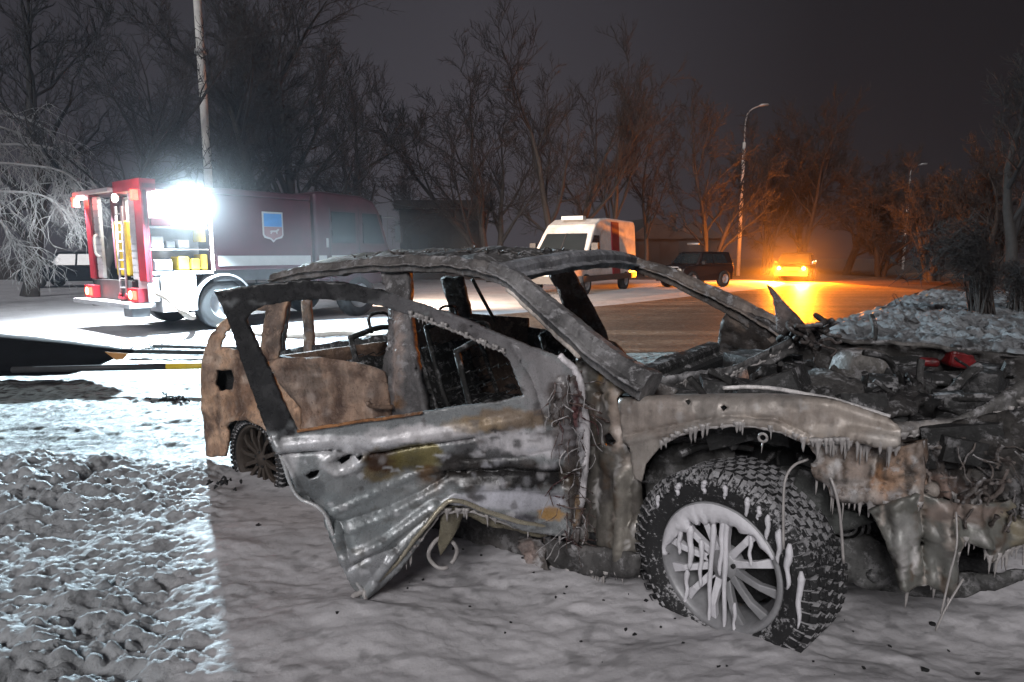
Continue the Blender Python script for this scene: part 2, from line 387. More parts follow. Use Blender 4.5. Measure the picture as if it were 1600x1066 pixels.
# ploughed bank along the right
bx = np.arange(2.5, 17, 0.045); by = np.arange(6.2, 19, 0.045)
BX, BY = np.meshgrid(bx, by)
toe = gnd(1268, 512); toe2 = gnd(1500, 436.5)
bd = Vector((toe2.x - toe.x, toe2.y - toe.y, 0)).normalized()
bs = (BX - toe.x) * bd.y - (BY - toe.y) * bd.x + 0.5 * (fbm(BX * 0.8, BY * 0.8, 111) - 0.5)        # > 0 on the bank
prof = np.clip(bs / 1.5, 0, 1); prof = prof * prof * (3 - 2 * prof)
fall = np.clip((19 - BY) / 3, 0, 1) * np.clip((17 - BX) / 2, 0, 1) * np.clip((BX - 2.5) / 1.2, 0, 1) * np.clip((BY - 6.2) / 1.2, 0, 1)
bwx = BX + 0.15 * (fbm(BX * 4, BY * 4, 113) - 0.5); bwy = BY + 0.15 * (fbm(BX * 4, BY * 4, 114) - 0.5)
BH = prof * fall * (0.22 + 0.26 * fbm(BX * 0.7, BY * 0.7, 115) + 0.08 * lumps(bwx * 2.4, bwy * 2.4, 117) + 0.10 * lumps(bwx * 5, bwy * 5, 119) + 0.10 * lumps(bwx * 9, bwy * 9, 121) + 0.05 * lumps(bwx * 17, bwy * 17, 122) + 0.07 * (fbm(BX * 9, BY * 9, 123, 5) - 0.4)) - 0.02
bank = grid_obj('snow_bank', BX, BY, BH, M['bank']); tag(bank, 'ploughed lumpy snow bank along the right edge of the road')

# the air: cold smoke and mist
m, nt, b = nodes('mist'); nt.nodes.remove(b)
pv = N(nt, 'ShaderNodeVolumePrincipled'); pv.inputs['Color'].default_value = (0.62, 0.68, 0.80, 1); pv.inputs['Density'].default_value = 0.0004
pv.inputs['Anisotropy'].default_value = 0.35
nt.links.new(pv.outputs[0], nt.nodes['Material Output'].inputs['Volume'])
hz = MB().box(-165, 165, -165, 165, -1.0, 24.0).build('haze', m, kind='stuff'); tag(hz, 'thin smoky mist hanging over the whole place')

# ------------------------------------------------------------------ the burnt-out car
CAR_RZ = R(-36.5); CAR_O = Vector((0.75, 2.2, 0.0))
car = empty('burnt_car', CAR_O, CAR_RZ)
tag(car, 'burnt-out frosted wreck of a car with its door hanging open', 'car')
MI = (Matrix.Translation(CAR_O) @ Matrix.Rotation(CAR_RZ, 4, 'Z')).inverted()
MI3 = MI.to_3x3(); EYL = MI @ EYE
CARW = 1.84
def tumble(z): return max(0.0, (z - 0.92)) * 0.42
def hit_y(x, y, v):
    d = MI3 @ ray(x, y); return EYL + d * ((v - EYL.y) / d.y)
def S(x, y, dv=0.0):                      # near side of the body, leaning in above the waist
    v = dv
    for _ in range(8):
        p = hit_y(x, y, v); v = dv + tumble(p.z)
    return p
def SL(x, y, dv=0.0):                     # far side
    v = CARW - dv
    for _ in range(8):
        p = hit_y(x, y, v); v = CARW - dv - tumble(p.z)
    return p
def PX(u):                                # plane across the car at station u
    def f(x, y):
        d = MI3 @ ray(x, y); return EYL + d * ((u - EYL.x) / d.x)
    return f
def PZ(z):
    def f(x, y):
        d = MI3 @ ray(x, y); return EYL + d * ((z - EYL.z) / d.z)
    return f
HINGE = MI @ Vector((0.268, 2.556, 0)); 
DA = R(192); DDIR = MI3 @ Vector((math.cos(DA), math.sin(DA), 0)); DNRM = Vector((DDIR.y, -DDIR.x, 0))
if DNRM.dot(EYL - HINGE) < 0: DNRM = -DNRM
def D(x, y, off=0.0):                     # plane of the opened door
    d = MI3 @ ray(x, y); o = HINGE + DNRM * off
    return EYL + d * ((o - EYL).dot(DNRM) / d.dot(DNRM))

def seg_d(px, py, a, b):
    ax, ay = a; bx, by = b; dx, dy = bx - ax, by - ay; L2 = dx * dx + dy * dy or 1e-9
    t = max(0, min(1, ((px - ax) * dx + (py - ay) * dy) / L2)); qx, qy = ax + dx * t, ay + dy * t
    return math.hypot(px - qx, py - qy)
def line_d(px, py, pl): return min(seg_d(px, py, pl[i], pl[i + 1]) for i in range(len(pl) - 1))
def inside(x, y, pl):
    c = False; n = len(pl)
    for i in range(n):
        (x1, y1), (x2, y2) = pl[i], pl[(i + 1) % n]
        if (y1 > y) != (y2 > y) and x < (x2 - x1) * (y - y1) / (y2 - y1) + x1: c = not c
    return c
def ridged(p, s): 
    return 1 - abs(mnoise.noise(p * s)) * 2
def colour_of(x, y, base, blobs, sd):
    c = list(base)
    for (bx, by, rx, ry, bc, k) in blobs:
        fq = max(1.0, 9.0 / min(rx, ry)); wob = mnoise.fractal(Vector((x * 0.035 * fq + sd, y * 0.05 * fq, bx * 0.01)), 0.8, 2.0, 5) * (1.0 if fq < 1.5 else 1.5)
        d = math.sqrt(((x - bx) / rx) ** 2 + ((y - by) / ry) ** 2) + wob * 0.42
        w = k * max(0.0, min(1.0, (1.2 - d) / 0.35))
        for i in range(4): c[i] += (bc[i] - c[i]) * w
    return c
def streaks(x0, x1, y0, y1, n, seed, cs, rx=(1.5, 4), ry=(8, 30), k=(0.4, 0.9)):
    r = random.Random(seed); return [(r.uniform(x0, x1), r.uniform(y0, y1), r.uniform(*rx), r.uniform(*ry), r.choice(cs), r.uniform(*k)) for _ in range(n)]
DRK = ((0.05, 0.042, 0.036, 0.1), (0.09, 0.06, 0.04, 0.0)); PAL = ((0.55, 0.53, 0.52, 0.0), (0.48, 0.42, 0.37, 0.0))
def panel(name, outline, mapper, mat, base=(0.1, 0.1, 0.1, 0), holes=(), step=7, rough=0.006, rs=14.0, crum=0.0, cs=5.0, feats=(), blobs=(), thick=0.012, jit=1.0, parent=car, seed=1, push=None, off=0.0):
    rnd = random.Random(seed)
    pts, edges = [], []
    for lp in [outline] + list(holes):
        st = len(pts)
        for i in range(len(lp)):
            a, b = lp[i], lp[(i + 1) % len(lp)]
            k = max(1, int(math.hypot(b[0] - a[0], b[1] - a[1]) / step))
            for j in range(k):
                t = j / k; q = jit if j else jit * 0.4
                pts.append((a[0] + (b[0] - a[0]) * t + rnd.uniform(-q, q), a[1] + (b[1] - a[1]) * t + rnd.uniform(-q, q)))
        n = len(pts) - st
        edges += [(st + i, st + (i + 1) % n) for i in range(n)]
    xs_ = [p[0] for p in outline]; ys_ = [p[1] for p in outline]
    y = min(ys_); r = 0
    while y < max(ys_):
        x = min(xs_) + (step * 0.5 if r % 2 else 0)
        while x < max(xs_):
            px, py = x + rnd.uniform(-1, 1) * step * 0.2, y + rnd.uniform(-1, 1) * step * 0.2
            if inside(px, py, outline) and not any(inside(px, py, h) for h in holes):
                if min(line_d(px, py, list(l) + [l[0]]) for l in [outline] + list(holes)) > step * 0.5: pts.append((px, py))
            x += step
        y += step * 0.87; r += 1
    V, E, F, *_ = delaunay_2d_cdt([Vector(p) for p in pts], edges, [], 0, 1e-4)
    faces = []
    for f in F:
        cx = sum(V[i].x for i in f) / len(f); cy = sum(V[i].y for i in f) / len(f)
        if inside(cx, cy, outline) and not any(inside(cx, cy, h) for h in holes): faces.append(tuple(f))
    P3 = [mapper(v.x, v.y) for v in V]
    # facing normals from finite differences
    out, cols = [], []
    for v, p in zip(V, P3):
        nx = (mapper(v.x + 1, v.y) - p).cross(mapper(v.x, v.y + 1) - p)
        nx.normalize()
        if nx.dot(EYL - p) < 0: nx = -nx
        h = off
        h += rough * mnoise.fractal(p * rs + Vector((seed, 0, 0)), 1.0, 2.0, 3)
        if crum: h += crum * (ridged(p + Vector((seed * 3.1, 0, 0)), cs) - 0.5 + 0.5 * (ridged(p, cs * 2.3) - 0.5))
        for pl, w, a in feats:
            d = line_d(v.x, v.y, pl); h += a * math.exp(-(d / w) ** 2)
        if push: h += push(v.x, v.y)
        out.append(p + nx * h)
        cols.append(colour_of(v.x, v.y, base, blobs, seed))
    o = obj(name, out, faces, mat, parent, True, cols)
    if thick: mod_solid(o, thick, 0.0)
    return o
HAT = [(-0.5, -0.42), (-0.52, 0.28), (-0.36, 0.50), (0.22, 0.52), (0.40, 0.34), (0.42, 0.02), (0.66, -0.06), (0.66, -0.14), (0.40, -0.14), (0.30, -0.46)]
def beam(name, pts, w, mat, base, parent=car, n=8, flat=1.0, rough=0.012, seed=0, seg=6, taper=None, hat=None):
    cp = curve(pts, seg * 2); k = len(cp)
    hat = HAT if (hat is None and w > 0.04) else hat
    mb = MB()
    for i in range(k):
        ww = w if not taper else taper[0] + (taper[1] - taper[0]) * i / (k - 1)
        t = (cp[min(i + 1, k - 1)] - cp[max(i - 1, 0)]).normalized(); a = t.cross(Vector((0.12, 0.17, 0.98))).normalized(); b_ = a.cross(t)
        sec = hat or [(0.5 * math.cos(2 * math.pi * q / n), 0.5 * math.sin(2 * math.pi * q / n)) for q in range(n)]
        kink = 0.35 * rough * mnoise.noise(Vector((i * 0.9, seed * 3.3, 0)))
        for qi, (x_, y_) in enumerate(sec):
            p = cp[i] + (a * x_ * flat + b_ * y_) * ww; q = p * 9 + Vector((seed * 7.7, 0, 0))
            mb.v.append(p + Vector((mnoise.noise(q), mnoise.noise(q + Vector((9, 0, 0))), mnoise.noise(q + Vector((0, 9, 0))))) * rough * 0.6 + b_ * kink); 
            g_ = 1.35 + 0.8 * mnoise.noise(p * 4.0) + (0.5 if hat and qi in (6, 7) else 0)
            mb.c.append((base[0] * g_, base[1] * g_, base[2] * g_, base[3]))
    m_ = len(sec)
    mb.f = [(i * m_ + q, i * m_ + (q + 1) % m_, (i + 1) * m_ + (q + 1) % m_, (i + 1) * m_ + q) for i in range(k - 1) for q in range(m_)] + [tuple(reversed(range(m_))), tuple(range((k - 1) * m_, k * m_))]
    o = mb.build(name, mat, parent, hat is None, usecol=True)
    if hat: mod_bevel(o, 0.003, 2); o.data.polygons.foreach_set('use_smooth', [False] * len(o.data.polygons))
    return o
def icicles(name, pl, n, lmin, lmax, mapper, seed, parent=car, r=0.006, mat='ice', lip=0.006):
    rnd = random.Random(seed); mb = MB()
    L = [0]
    for i in range(len(pl) - 1): L.append(L[-1] + math.hypot(pl[i + 1][0] - pl[i][0], pl[i + 1][1] - pl[i][1]))
    def pos(t):
        s = t * L[-1]
        for i in range(len(pl) - 1):
            if s <= L[i + 1]:
                k = (s - L[i]) / (L[i + 1] - L[i]); return mapper(pl[i][0] + (pl[i + 1][0] - pl[i][0]) * k, pl[i][1] + (pl[i + 1][1] - pl[i][1]) * k)
        return mapper(*pl[-1])
    for i in range(n):
        p = pos(rnd.random()) + Vector((0, -0.004, 0.006)); l = lmin + (lmax - lmin) * rnd.random() ** 2.2; rr = r * rnd.uniform(0.6, 1.5)
        b = Vector((rnd.uniform(-1, 1), rnd.uniform(-1, 1), 0)) * l * 0.05
        mb.tube([p + Vector((0, 0, 0.012)), p, p - Vector((0, 0, l * 0.35)) + b, p - Vector((0, 0, l * 0.7)) + b, p - Vector((0, 0, l)) + b * 1.4], [rr * 1.9, rr * 1.5, rr * 0.75, rr * 0.55, rr * 0.2], 6)
    if lip:
        q = [pos(i / 60) + Vector((rnd.uniform(-1, 1), rnd.uniform(-1, 1), rnd.uniform(-1, 1))) * 0.003 for i in range(61)]
        mb.tube(q, [lip * rnd.uniform(0.5, 1.4) for _ in q], 6)
    o = mb.build(name, M[mat], parent, True, kind='stuff'); return o

GREY = (0.17, 0.155, 0.145, 0.2); ASH = (0.30, 0.29, 0.29, 0.0); DARK = (0.022, 0.021, 0.021, 0.0); TAN = (0.60, 0.38, 0.25, 0.0)
BROWN = (0.17, 0.085, 0.05, 0.0); RUST = (0.22, 0.085, 0.025, 0.0); SILV = (0.60, 0.60, 0.62, 0.25); WHITE = (0.58, 0.56, 0.58, 0.0); STEELB = (0.27, 0.285, 0.29, 0.3); SMOKE = (0.07, 0.066, 0.064, 0.15)

# --- front fender
panel('front_fender', [(966,622),(1010,616),(1060,612),(1120,608),(1180,607),(1240,612),(1290,622),(1340,637),(1390,655),(1408,672),(1405,695),(1385,702),(1350,690),(1300,692),(1262,694),(1225,677),(1180,668),(1140,666),(1100,670),(1060,682),(1030,700),(1010,725),(1003,752),(992,748),(985,700),(974,690),(970,650)],
      lambda x, y: S(x, y, 0.0), M['satin'], (0.34, 0.305, 0.275, 0.3), step=4.5, rough=0.003, crum=0.003, cs=5, thick=0.01,
      holes=[[(1071,627),(1077,624),(1081,629),(1076,634)],[(1126,636),(1132,633),(1137,638),(1131,643)]],
      feats=[([(985,688),(1060,670),(1140,656),(1210,662),(1265,686)], 4, 0.016), ([(978,682),(1060,664),(1140,650),(1215,656),(1262,680)], 3, -0.016), ([(1000,625),(1180,615),(1300,635),(1395,665)], 8, 0.012), ([(1330,680),(1400,690)], 9, 0.025), ([(978,640),(1000,640),(1002,665),(978,668)], 3, 0.006)],
      blobs=[(1300,665,110,40,(0.42,0.36,0.31,0.1),0.7),(1020,650,60,30,(0.33,0.275,0.24,0.2),0.7),(1385,690,35,14,(0.5,0.46,0.42,0.1),0.7),(1160,612,170,7,(0.36,0.33,0.31,0),0.6),(1240,655,60,12,(0.16,0.13,0.11,0),0.6)] + streaks(975,1400,620,690,26,1,DRK,(1,3),(3,14),(0.2,0.5)) + streaks(975,1400,615,690,24,2,PAL,(1.5,5),(2,10),(0.2,0.5)),
      push=lambda x, y: -0.10 * max(0, (632 - y) / 25.0) ** 2 if y < 632 else 0.0, seed=3)
icicles('arch_icicles', [(1030,697),(1060,680),(1100,669),(1140,665),(1180,667),(1225,676),(1262,693),(1300,692),(1350,690),(1395,702)], 46, 0.01, 0.07, lambda x, y: S(x, y, -0.005), 5)
beam('fender_flange', [S(1130,606,0.09), S(1200,606,0.10), S(1290,622,0.10), S(1390,652,0.06)], 0.016, M['burnt'], (0.5,0.48,0.47,0.1), seed=2, rough=0.006)
# ring tab hanging in the arch
mb = MB(); c0 = S(1192,684,0.0); ring = [c0 + Vector((0.014 * math.cos(a), 0, 0.014 * math.sin(a))) for a in np.linspace(0, 2 * math.pi, 17)]
mb.tube(ring, 0.005, 6); mb.tube([c0 - Vector((0,0,.014)), c0 - Vector((0.002,0,.055))], [0.004, 0.001], 5); mb.build('ring_tab', M['ice'], car, True)

# --- bumper flank ahead of the arch, torn and tan
panel('bumper_flank', [(1262,694),(1300,688),(1360,690),(1410,698),(1440,690),(1447,740),(1440,790),(1405,795),(1370,785),(1320,782),(1298,772),(1290,752),(1276,746),(1268,727),(1276,716)],
      lambda x, y: S(x, y, 0.035), M['burnt'], (0.24, 0.19, 0.16, 0.0), step=6, rough=0.012, rs=22, crum=0.014, cs=9, thick=0.012,
      feats=[([(1270,735),(1330,742),(1400,738)], 9, 0.02), ([(1300,770),(1430,785)], 7, 0.02), ([(1372,700),(1368,740)], 10, -0.02)],
      blobs=[(1380,752,22,26,(0.42,0.22,0.11,0),0.9),(1408,735,24,40,(0.40,0.27,0.19,0),0.7),(1372,705,14,26,(0.09,0.075,0.065,0),0.8),(1320,752,30,9,(0.5,0.46,0.43,0),0.6),(1345,775,40,9,(0.5,0.46,0.44,0),0.5)] + streaks(1265,1440,695,785,36,3,DRK) + streaks(1265,1440,695,785,26,4,PAL,(2,6),(4,18)), seed=5)
icicles('flank_icicles', [(1270,730),(1290,752),(1320,782),(1370,786),(1405,795),(1440,790)], 26, 0.02, 0.09, lambda x, y: S(x, y, 0.03), 8)
icicles('flank_drips', [(1290,700),(1340,700),(1400,705)], 16, 0.02, 0.07, lambda x, y: S(x, y, 0.022), 9, lip=0)

# --- melted front end
def FRONT(x, y): 
    k = max(0.0, (x - 1400) / 200.0); return S(x, y, 0.02 + 0.22 * k * k)
panel('front_bumper', [(1360,795),(1395,782),(1430,770),(1462,778),(1500,790),(1545,785),(1600,772),(1660,770),(1660,860),(1600,850),(1585,830),(1560,870),(1548,880),(1535,850),(1500,845),(1488,905),(1478,925),(1450,912),(1410,917),(1400,880),(1385,840)],
      FRONT, M['satin'], (0.14, 0.14, 0.125, 0.15), step=6.5, rough=0.012, rs=12, crum=0.03, cs=7, thick=0.014,
      feats=[([(1400,790),(1408,850),(1412,910)], 7, 0.03), ([(1440,780),(1445,900)], 8, -0.03), ([(1520,790),(1530,850)], 8, 0.03), ([(1572,790),(1590,850)], 9, 0.03), ([(1475,790),(1480,920)], 8, 0.035)],
      blobs=[(1415,835,22,35,(0.36,0.36,0.345,0.2),0.8),(1600,815,40,40,(0.24,0.20,0.12,0),0.7),(1500,800,60,14,(0.28,0.21,0.18,0),0.7),(1470,860,20,40,(0.14,0.14,0.13,0),0.7)] + streaks(1365,1600,775,915,40,5,DRK) + streaks(1365,1600,775,915,26,6,PAL,(1.5,4),(6,30)), seed=7)
icicles('bumper_icicles', [(1385,840),(1400,880),(1410,917),(1450,912),(1480,925),(1500,845),(1535,850),(1548,880),(1560,870),(1600,850)], 34, 0.02, 0.09, FRONT, 10, r=0.005)
panel('radiator_pack', [(1400,690),(1450,672),(1520,655),(1600,640),(1680,640),(1680,790),(1560,800),(1480,800),(1430,785),(1410,740)],
      lambda x, y: S(x, y, 0.20), M['soot'], (0.04, 0.036, 0.033, 0.1), step=8, rough=0.03, rs=16, crum=0.05, cs=9, thick=0.02,
      blobs=[(1480,765,60,22,(0.22,0.14,0.11,0),0.7),(1440,730,16,40,(0.12,0.085,0.065,0),0.7),(1560,745,40,18,(0.12,0.11,0.10,0),0.6)], seed=9)
panel('slam_panel', [(1395,662),(1440,660),(1490,655),(1540,632),(1580,606),(1610,585),(1690,570),(1690,600),(1620,618),(1585,640),(1540,660),(1490,673),(1440,678),(1405,684)],
      lambda x, y: S(x, y, 0.13 + max(0, (x - 1400)) * 0.0011), M['burnt'], (0.13, 0.125, 0.12, 0.1), step=6, rough=0.006, crum=0.01, cs=8, thick=0.016, feats=[([(1400,672),(1490,662),(1600,605)], 6, 0.018)],
      blobs=[(1440,668,40,9,(0.36,0.33,0.31,0),0.7)], seed=11)
panel('sagging_bumper_skin', [(1405,690),(1450,684),(1500,676),(1550,664),(1600,650),(1680,640),(1680,770),(1640,760),(1615,800),(1600,770),(1572,790),(1560,830),(1548,790),(1525,775),(1508,812),(1494,780),(1470,770),(1455,800),(1440,775),(1425,780),(1412,745)], lambda x, y: S(x, y, 0.11 + max(0, x - 1400) * 0.0006), M['burnt'], (0.065, 0.055, 0.05, 0.05), step=6, rough=0.02, rs=14, crum=0.035, cs=8, thick=0.01,
      holes=[[(1480,705),(1512,700),(1518,725),(1500,740),(1478,730)],[(1560,690),(1598,684),(1600,715),(1575,725)]],
      feats=[([(x_, 690), (x_ + 6, 790)], 6, 0.03 * (1 if q % 2 else -1)) for q, x_ in enumerate(range(1420, 1620, 16))], blobs=[(1470,765,50,18,(0.26,0.18,0.15,0),0.8),(1435,730,14,40,(0.20,0.13,0.09,0),0.8),(1560,800,14,40,(0.30,0.27,0.24,0),0.8),(1590,760,20,30,(0.12,0.11,0.08,0),0.7)], seed=64)
icicles('skin_icicles', [(1412,745),(1425,780),(1440,775),(1455,800),(1470,770),(1494,780),(1508,812),(1525,775),(1548,790),(1560,830),(1572,790),(1600,770)], 46, 0.015, 0.08, lambda x, y: S(x, y, 0.105 + max(0, x - 1400) * 0.0006), 65, r=0.004, lip=0.004)
icicles('slam_icicles', [(1405,684),(1440,678),(1490,673),(1540,660),(1585,640),(1620,618)], 40, 0.01, 0.05, lambda x, y: S(x, y, 0.125 + max(0, (x - 1400)) * 0.0011), 12)
# tangle of melted lumps and cables at the front corner
mb = MB(); rnd = random.Random(21)
for i in range(60):
    x, y = rnd.uniform(1400, 1600), rnd.uniform(690, 810)
    p = S(x, y, rnd.uniform(0.05, 0.18)); L = rnd.uniform(0.04, 0.16)
    pts = [p]
    d = Vector((rnd.uniform(-1, 1), rnd.uniform(-0.4, 0.4), rnd.uniform(-1, 0.3))).normalized()
    for k in range(4):
        d = (d + Vector((rnd.uniform(-1, 1), rnd.uniform(-.5, .5), rnd.uniform(-1, .6))) * 0.6).normalized(); pts.append(pts[-1] + d * L / 4)
    g_ = rnd.uniform(0.03, 0.16); w_ = rnd.uniform(0.002, 0.0065); cp = curve(pts, 3)
    mb.tube(cp, [w_ * rnd.uniform(0.5, 1.5) for _ in cp], 6, (g_ * 1.15, g_ * 0.95, g_ * 0.85, 0))
mb.build('melted_front_cables', M['burnt'], car, True, usecol=True)
mod_bevel(MB().box(0.45, 0.70, 0.34, 1.60, 0.34, 0.66).build('crash_beam', M['char'], car), 0.03); mod_bevel(MB().box(0.60, 0.80, 0.32, 1.60, 0.37, 0.52).build('lower_grille', M['char'], car), 0.03)
mb = MB(); p = S(1455, 768, 0.08); mb.tube([p + Vector((0, 0.05, 0)), p, p - Vector((0, 0.012, 0))], [0.022, 0.022, 0.014], 14, (0.3, 0.26, 0.23, 0)); mb.build('sensor_stub', M['burnt'], car, True, usecol=True)
for i, pl in enumerate(([(1262,718,0.02),(1240,728,-0.03),(1227,750,-0.06),(1224,790,-0.08),(1224,858,-0.09)], [(1296,742,0.01),(1306,770,0.0),(1313,810,0.0),(1318,880,0.02)], [(1494,800,0.02),(1495,850,-0.02),(1486,890,-0.03),(1470,960,-0.05)], [(1505,905,0.0),(1478,950,-0.04),(1462,985,-0.06)])):
    mb = MB(); mb.tube(curve([S(x, y, v) for x, y, v in pl], 6), (0.0045, 0.005, 0.003, 0.003)[i], 6); mb.build('frosted_cable', M['ice'], car, True)

# --- engine bay
panel('inner_wing', [(1230,520),(1300,528),(1400,531),(1480,538),(1560,548),(1620,560),(1660,640),(1400,650),(1250,620),(1180,600),(1200,545)], lambda x, y: SL(x, y, 0.12), M['soot'], (0.05, 0.046, 0.043, 0.1), step=9, rough=0.012, crum=0.03, cs=5, thick=0.02,
      feats=[([(1280,524),(1400,529),(1560,546)], 5, 0.03)], blobs=[(1420,532,150,5,(0.16,0.15,0.14,0),0.7)], seed=13)
ENG = [((1080,600),(1250,590),0.86)]
mb = MB(); rnd = random.Random(77)
for i in range(230):                        # castings, brackets, pipes: charred, frozen lumps of all sizes
    u, v = rnd.uniform(-0.22, 0.78), rnd.uniform(0.16, 1.62); z = 0.87 + 0.07 * mnoise.noise(Vector((u * 3, v * 3, 0))) + rnd.uniform(-0.12, 0.05)
    g_ = rnd.uniform(0.012, 0.05)
    if rnd.random() < 0.45:
        a, b_, c_ = rnd.uniform(0.03, 0.13), rnd.uniform(0.03, 0.13), rnd.uniform(0.02, 0.07)
        M4 = Matrix.Translation((u, v, z)) @ Matrix.Rotation(rnd.uniform(0, 3), 4, 'Z') @ Matrix.Rotation(rnd.uniform(-.5, .5), 4, 'X')
        bx_ = MB().box(-a, a, -b_, b_, -c_, c_); mb.add([M4 @ p for p in bx_.v], bx_.f, (g_, g_, g_, 0.1))
    else:
        p = Vector((u, v, z)); pts = [p]; d = Vector((rnd.uniform(-1, 1), rnd.uniform(-1, 1), rnd.uniform(-0.2, 0.3))).normalized()
        for k in range(5):
            d = (d + Vector((rnd.uniform(-1, 1), rnd.uniform(-1, 1), rnd.uniform(-.6, .5))) * 0.45).normalized(); pts.append(pts[-1] + d * rnd.uniform(0.03, 0.09))
        mb.tube(curve(pts, 3), rnd.uniform(0.006, 0.022), 7, (g_, g_ * 0.97, g_ * 0.94, 0.1))
o = mb.build('engine_clutter', M['soot'], car, True, usecol=True, kind='stuff'); mod_bevel(o, 0.008)
mb = MB().box(-0.28, 0.55, 0.30, 1.66, 0.34, 0.80, (0.012, 0.012, 0.012, 0)); mb.build('engine_block', M['char'], car)
# strut tower on the far wing
tw = PZ(0.95)(1345, 572); mb = MB(); mb.lathe([(0.15, -0.30), (0.145, -0.05), (0.125, 0.04), (0.10, 0.075), (0.04, 0.085), (0.0, 0.085)], 28, 'z', tw, (0.15, 0.14, 0.13, 0.2)); mb.build('strut_tower', M['burnt'], car, True, usecol=True)
panel('engine_cover', [(1222,598),(1260,592),(1305,594),(1345,604),(1352,622),(1345,636),(1312,628),(1295,640),(1262,634),(1255,612),(1225,606)], PZ(0.95), M['soot'], (0.11, 0.105, 0.10, 0.1), step=5, rough=0.006, crum=0.02, cs=8, thick=0.02, seed=15,
      push=lambda x, y: 0.03 * math.sin((x - 1220) / 42.0))
panel('melted_tray', [(1338,640),(1360,624),(1400,612),(1440,606),(1452,622),(1430,640),(1395,652),(1360,652)], PZ(0.93), M['soot'], (0.06, 0.056, 0.054, 0.1), step=5, rough=0.02, crum=0.03, cs=10, thick=0.02, seed=16)
# red reservoir, half melted
rb = PZ(0.97)(1500, 560); mb = MB(); bxx = MB().box(-0.075, 0.075, -0.06, 0.06, -0.045, 0.045)
M4 = Matrix.Translation(rb) @ Matrix.Rotation(0.5, 4, 'Z') @ Matrix.Rotation(0.12, 4, 'Y'); mb.add([M4 @ p for p in bxx.v], bxx.f)
M['red_plastic'] = simple('scorched_red_plastic', (0.15, 0.004, 0.006), 0.4, 0, 0.95, 9, 0.5)
o = mb.build('red_reservoir', M['red_plastic'], car); mod_bevel(o, 0.02, 3)
mb = MB(); mb.tube([M4 @ Vector((-0.03, 0, 0.05)), M4 @ Vector((-0.03, 0, 0.065))], 0.025, 14); o2 = mb.build('reservoir_cap', M['char'], car, True)
mb = MB(); bxx = MB().box(-0.04, 0.04, -0.03, 0.03, -0.02, 0.02); M4 = Matrix.Translation(PZ(0.98)(1452, 566)) @ Matrix.Rotation(0.2, 4, 'Z'); mb.add([M4 @ p for p in bxx.v], bxx.f); mod_bevel(mb.build('melted_red_cap', M['red_plastic'], car), 0.015, 3)
# torn bonnet remains and hinge spike along the scuttle
panel('bonnet_remnant', [(1030,592),(1080,583),(1140,574),(1190,550),(1240,525),(1272,515),(1280,530),(1262,545),(1230,556),(1200,572),(1170,582),(1165,600),(1140,606),(1100,612),(1060,608),(1040,612)],
      lambda x, y: S(x, y, 0.42 + max(0, x - 1040) * 0.0032), M['burnt'], (0.10, 0.096, 0.095, 0.1), step=6, rough=0.012, rs=20, crum=0.02, cs=9, thick=0.02,
      feats=[([(1032,594),(1140,577),(1262,518)], 5, 0.03), ([(1080,603),(1160,592)], 4, -0.03)], blobs=[(1100,588,80,8,(0.24,0.235,0.24,0),0.7),(1175,588,16,8,(0.42,0.24,0.17,0),0.8)], seed=17)
icicles('bonnet_icicles', [(1050,600),(1100,594),(1140,588),(1190,566),(1240,540)], 26, 0.01, 0.05, lambda x, y: S(x, y, 0.41 + max(0, x - 1040) * 0.0032), 14)
panel('hinge_spike', [(1198,445),(1206,450),(1222,470),(1248,497),(1268,518),(1276,535),(1240,528),(1214,520),(1212,490),(1208,468)], lambda x, y: S(x, y, 1.0 + (x - 1198) * 0.001), M['soot'], (0.13, 0.10, 0.09, 0.1), step=5, rough=0.008, crum=0.012, cs=9, thick=0.016, seed=18)
mb = MB(); rnd = random.Random(5)
for i in range(26):
    p = S(rnd.uniform(1235, 1285), rnd.uniform(505, 540), rnd.uniform(0.95, 1.15)); pts = [p]
    for k in range(4): pts.append(pts[-1] + Vector((rnd.uniform(-1, 1), rnd.uniform(-1, 1), rnd.uniform(-.7, .7))) * 0.045)
    mb.tube(curve(pts, 3), rnd.uniform(0.005, 0.014), 6, (0.07, 0.055, 0.05, 0))
mb.build('hinge_tangle', M['soot'], car, True, usecol=True)
panel('scuttle', [(985,600),(1030,598),(1060,610),(1050,622),(1010,618)], lambda x, y: S(x, y, 0.2), M['burnt'], GREY, step=6, crum=0.012, thick=0.02, seed=19)

# --- hinge post, sill
panel('hinge_post', [(900,560),(945,560),(975,580),(990,604),(968,622),(970,660),(980,700),(1003,752),(1003,800),(998,862),(985,890),(940,893),(900,885),(893,800),(898,650)],
      lambda x, y: S(x, y, 0.09), M['satin'], (0.13, 0.12, 0.105, 0.35), step=6, rough=0.01, rs=16, crum=0.018, cs=7, thick=0.02,
      feats=[([(958,600),(962,690)], 9, 0.03), ([(975,740),(972,870)], 9, 0.045), ([(996,760),(992,870)], 5, 0.02), ([(930,610),(925,860)], 10, -0.04), ([(985,700),(998,735)], 8, -0.02)],
      holes=[[(942,682),(956,676),(966,688),(958,698),(946,696)]],
      blobs=[(962,610,14,40,(0.24,0.19,0.12,0.2),0.8),(965,650,10,45,(0.42,0.34,0.29,0),0.8),(942,650,12,30,(0.10,0.09,0.09,0),0.6),(975,800,22,70,(0.28,0.26,0.225,0.4),0.8),(942,590,6,8,(0.30,0.16,0.03,0),0.8),(945,760,20,30,(0.05,0.045,0.045,0),0.7)] + streaks(900,1000,570,880,36,7,DRK) + streaks(900,1000,570,880,24,8,PAL,(1.5,5),(6,26)), seed=23)
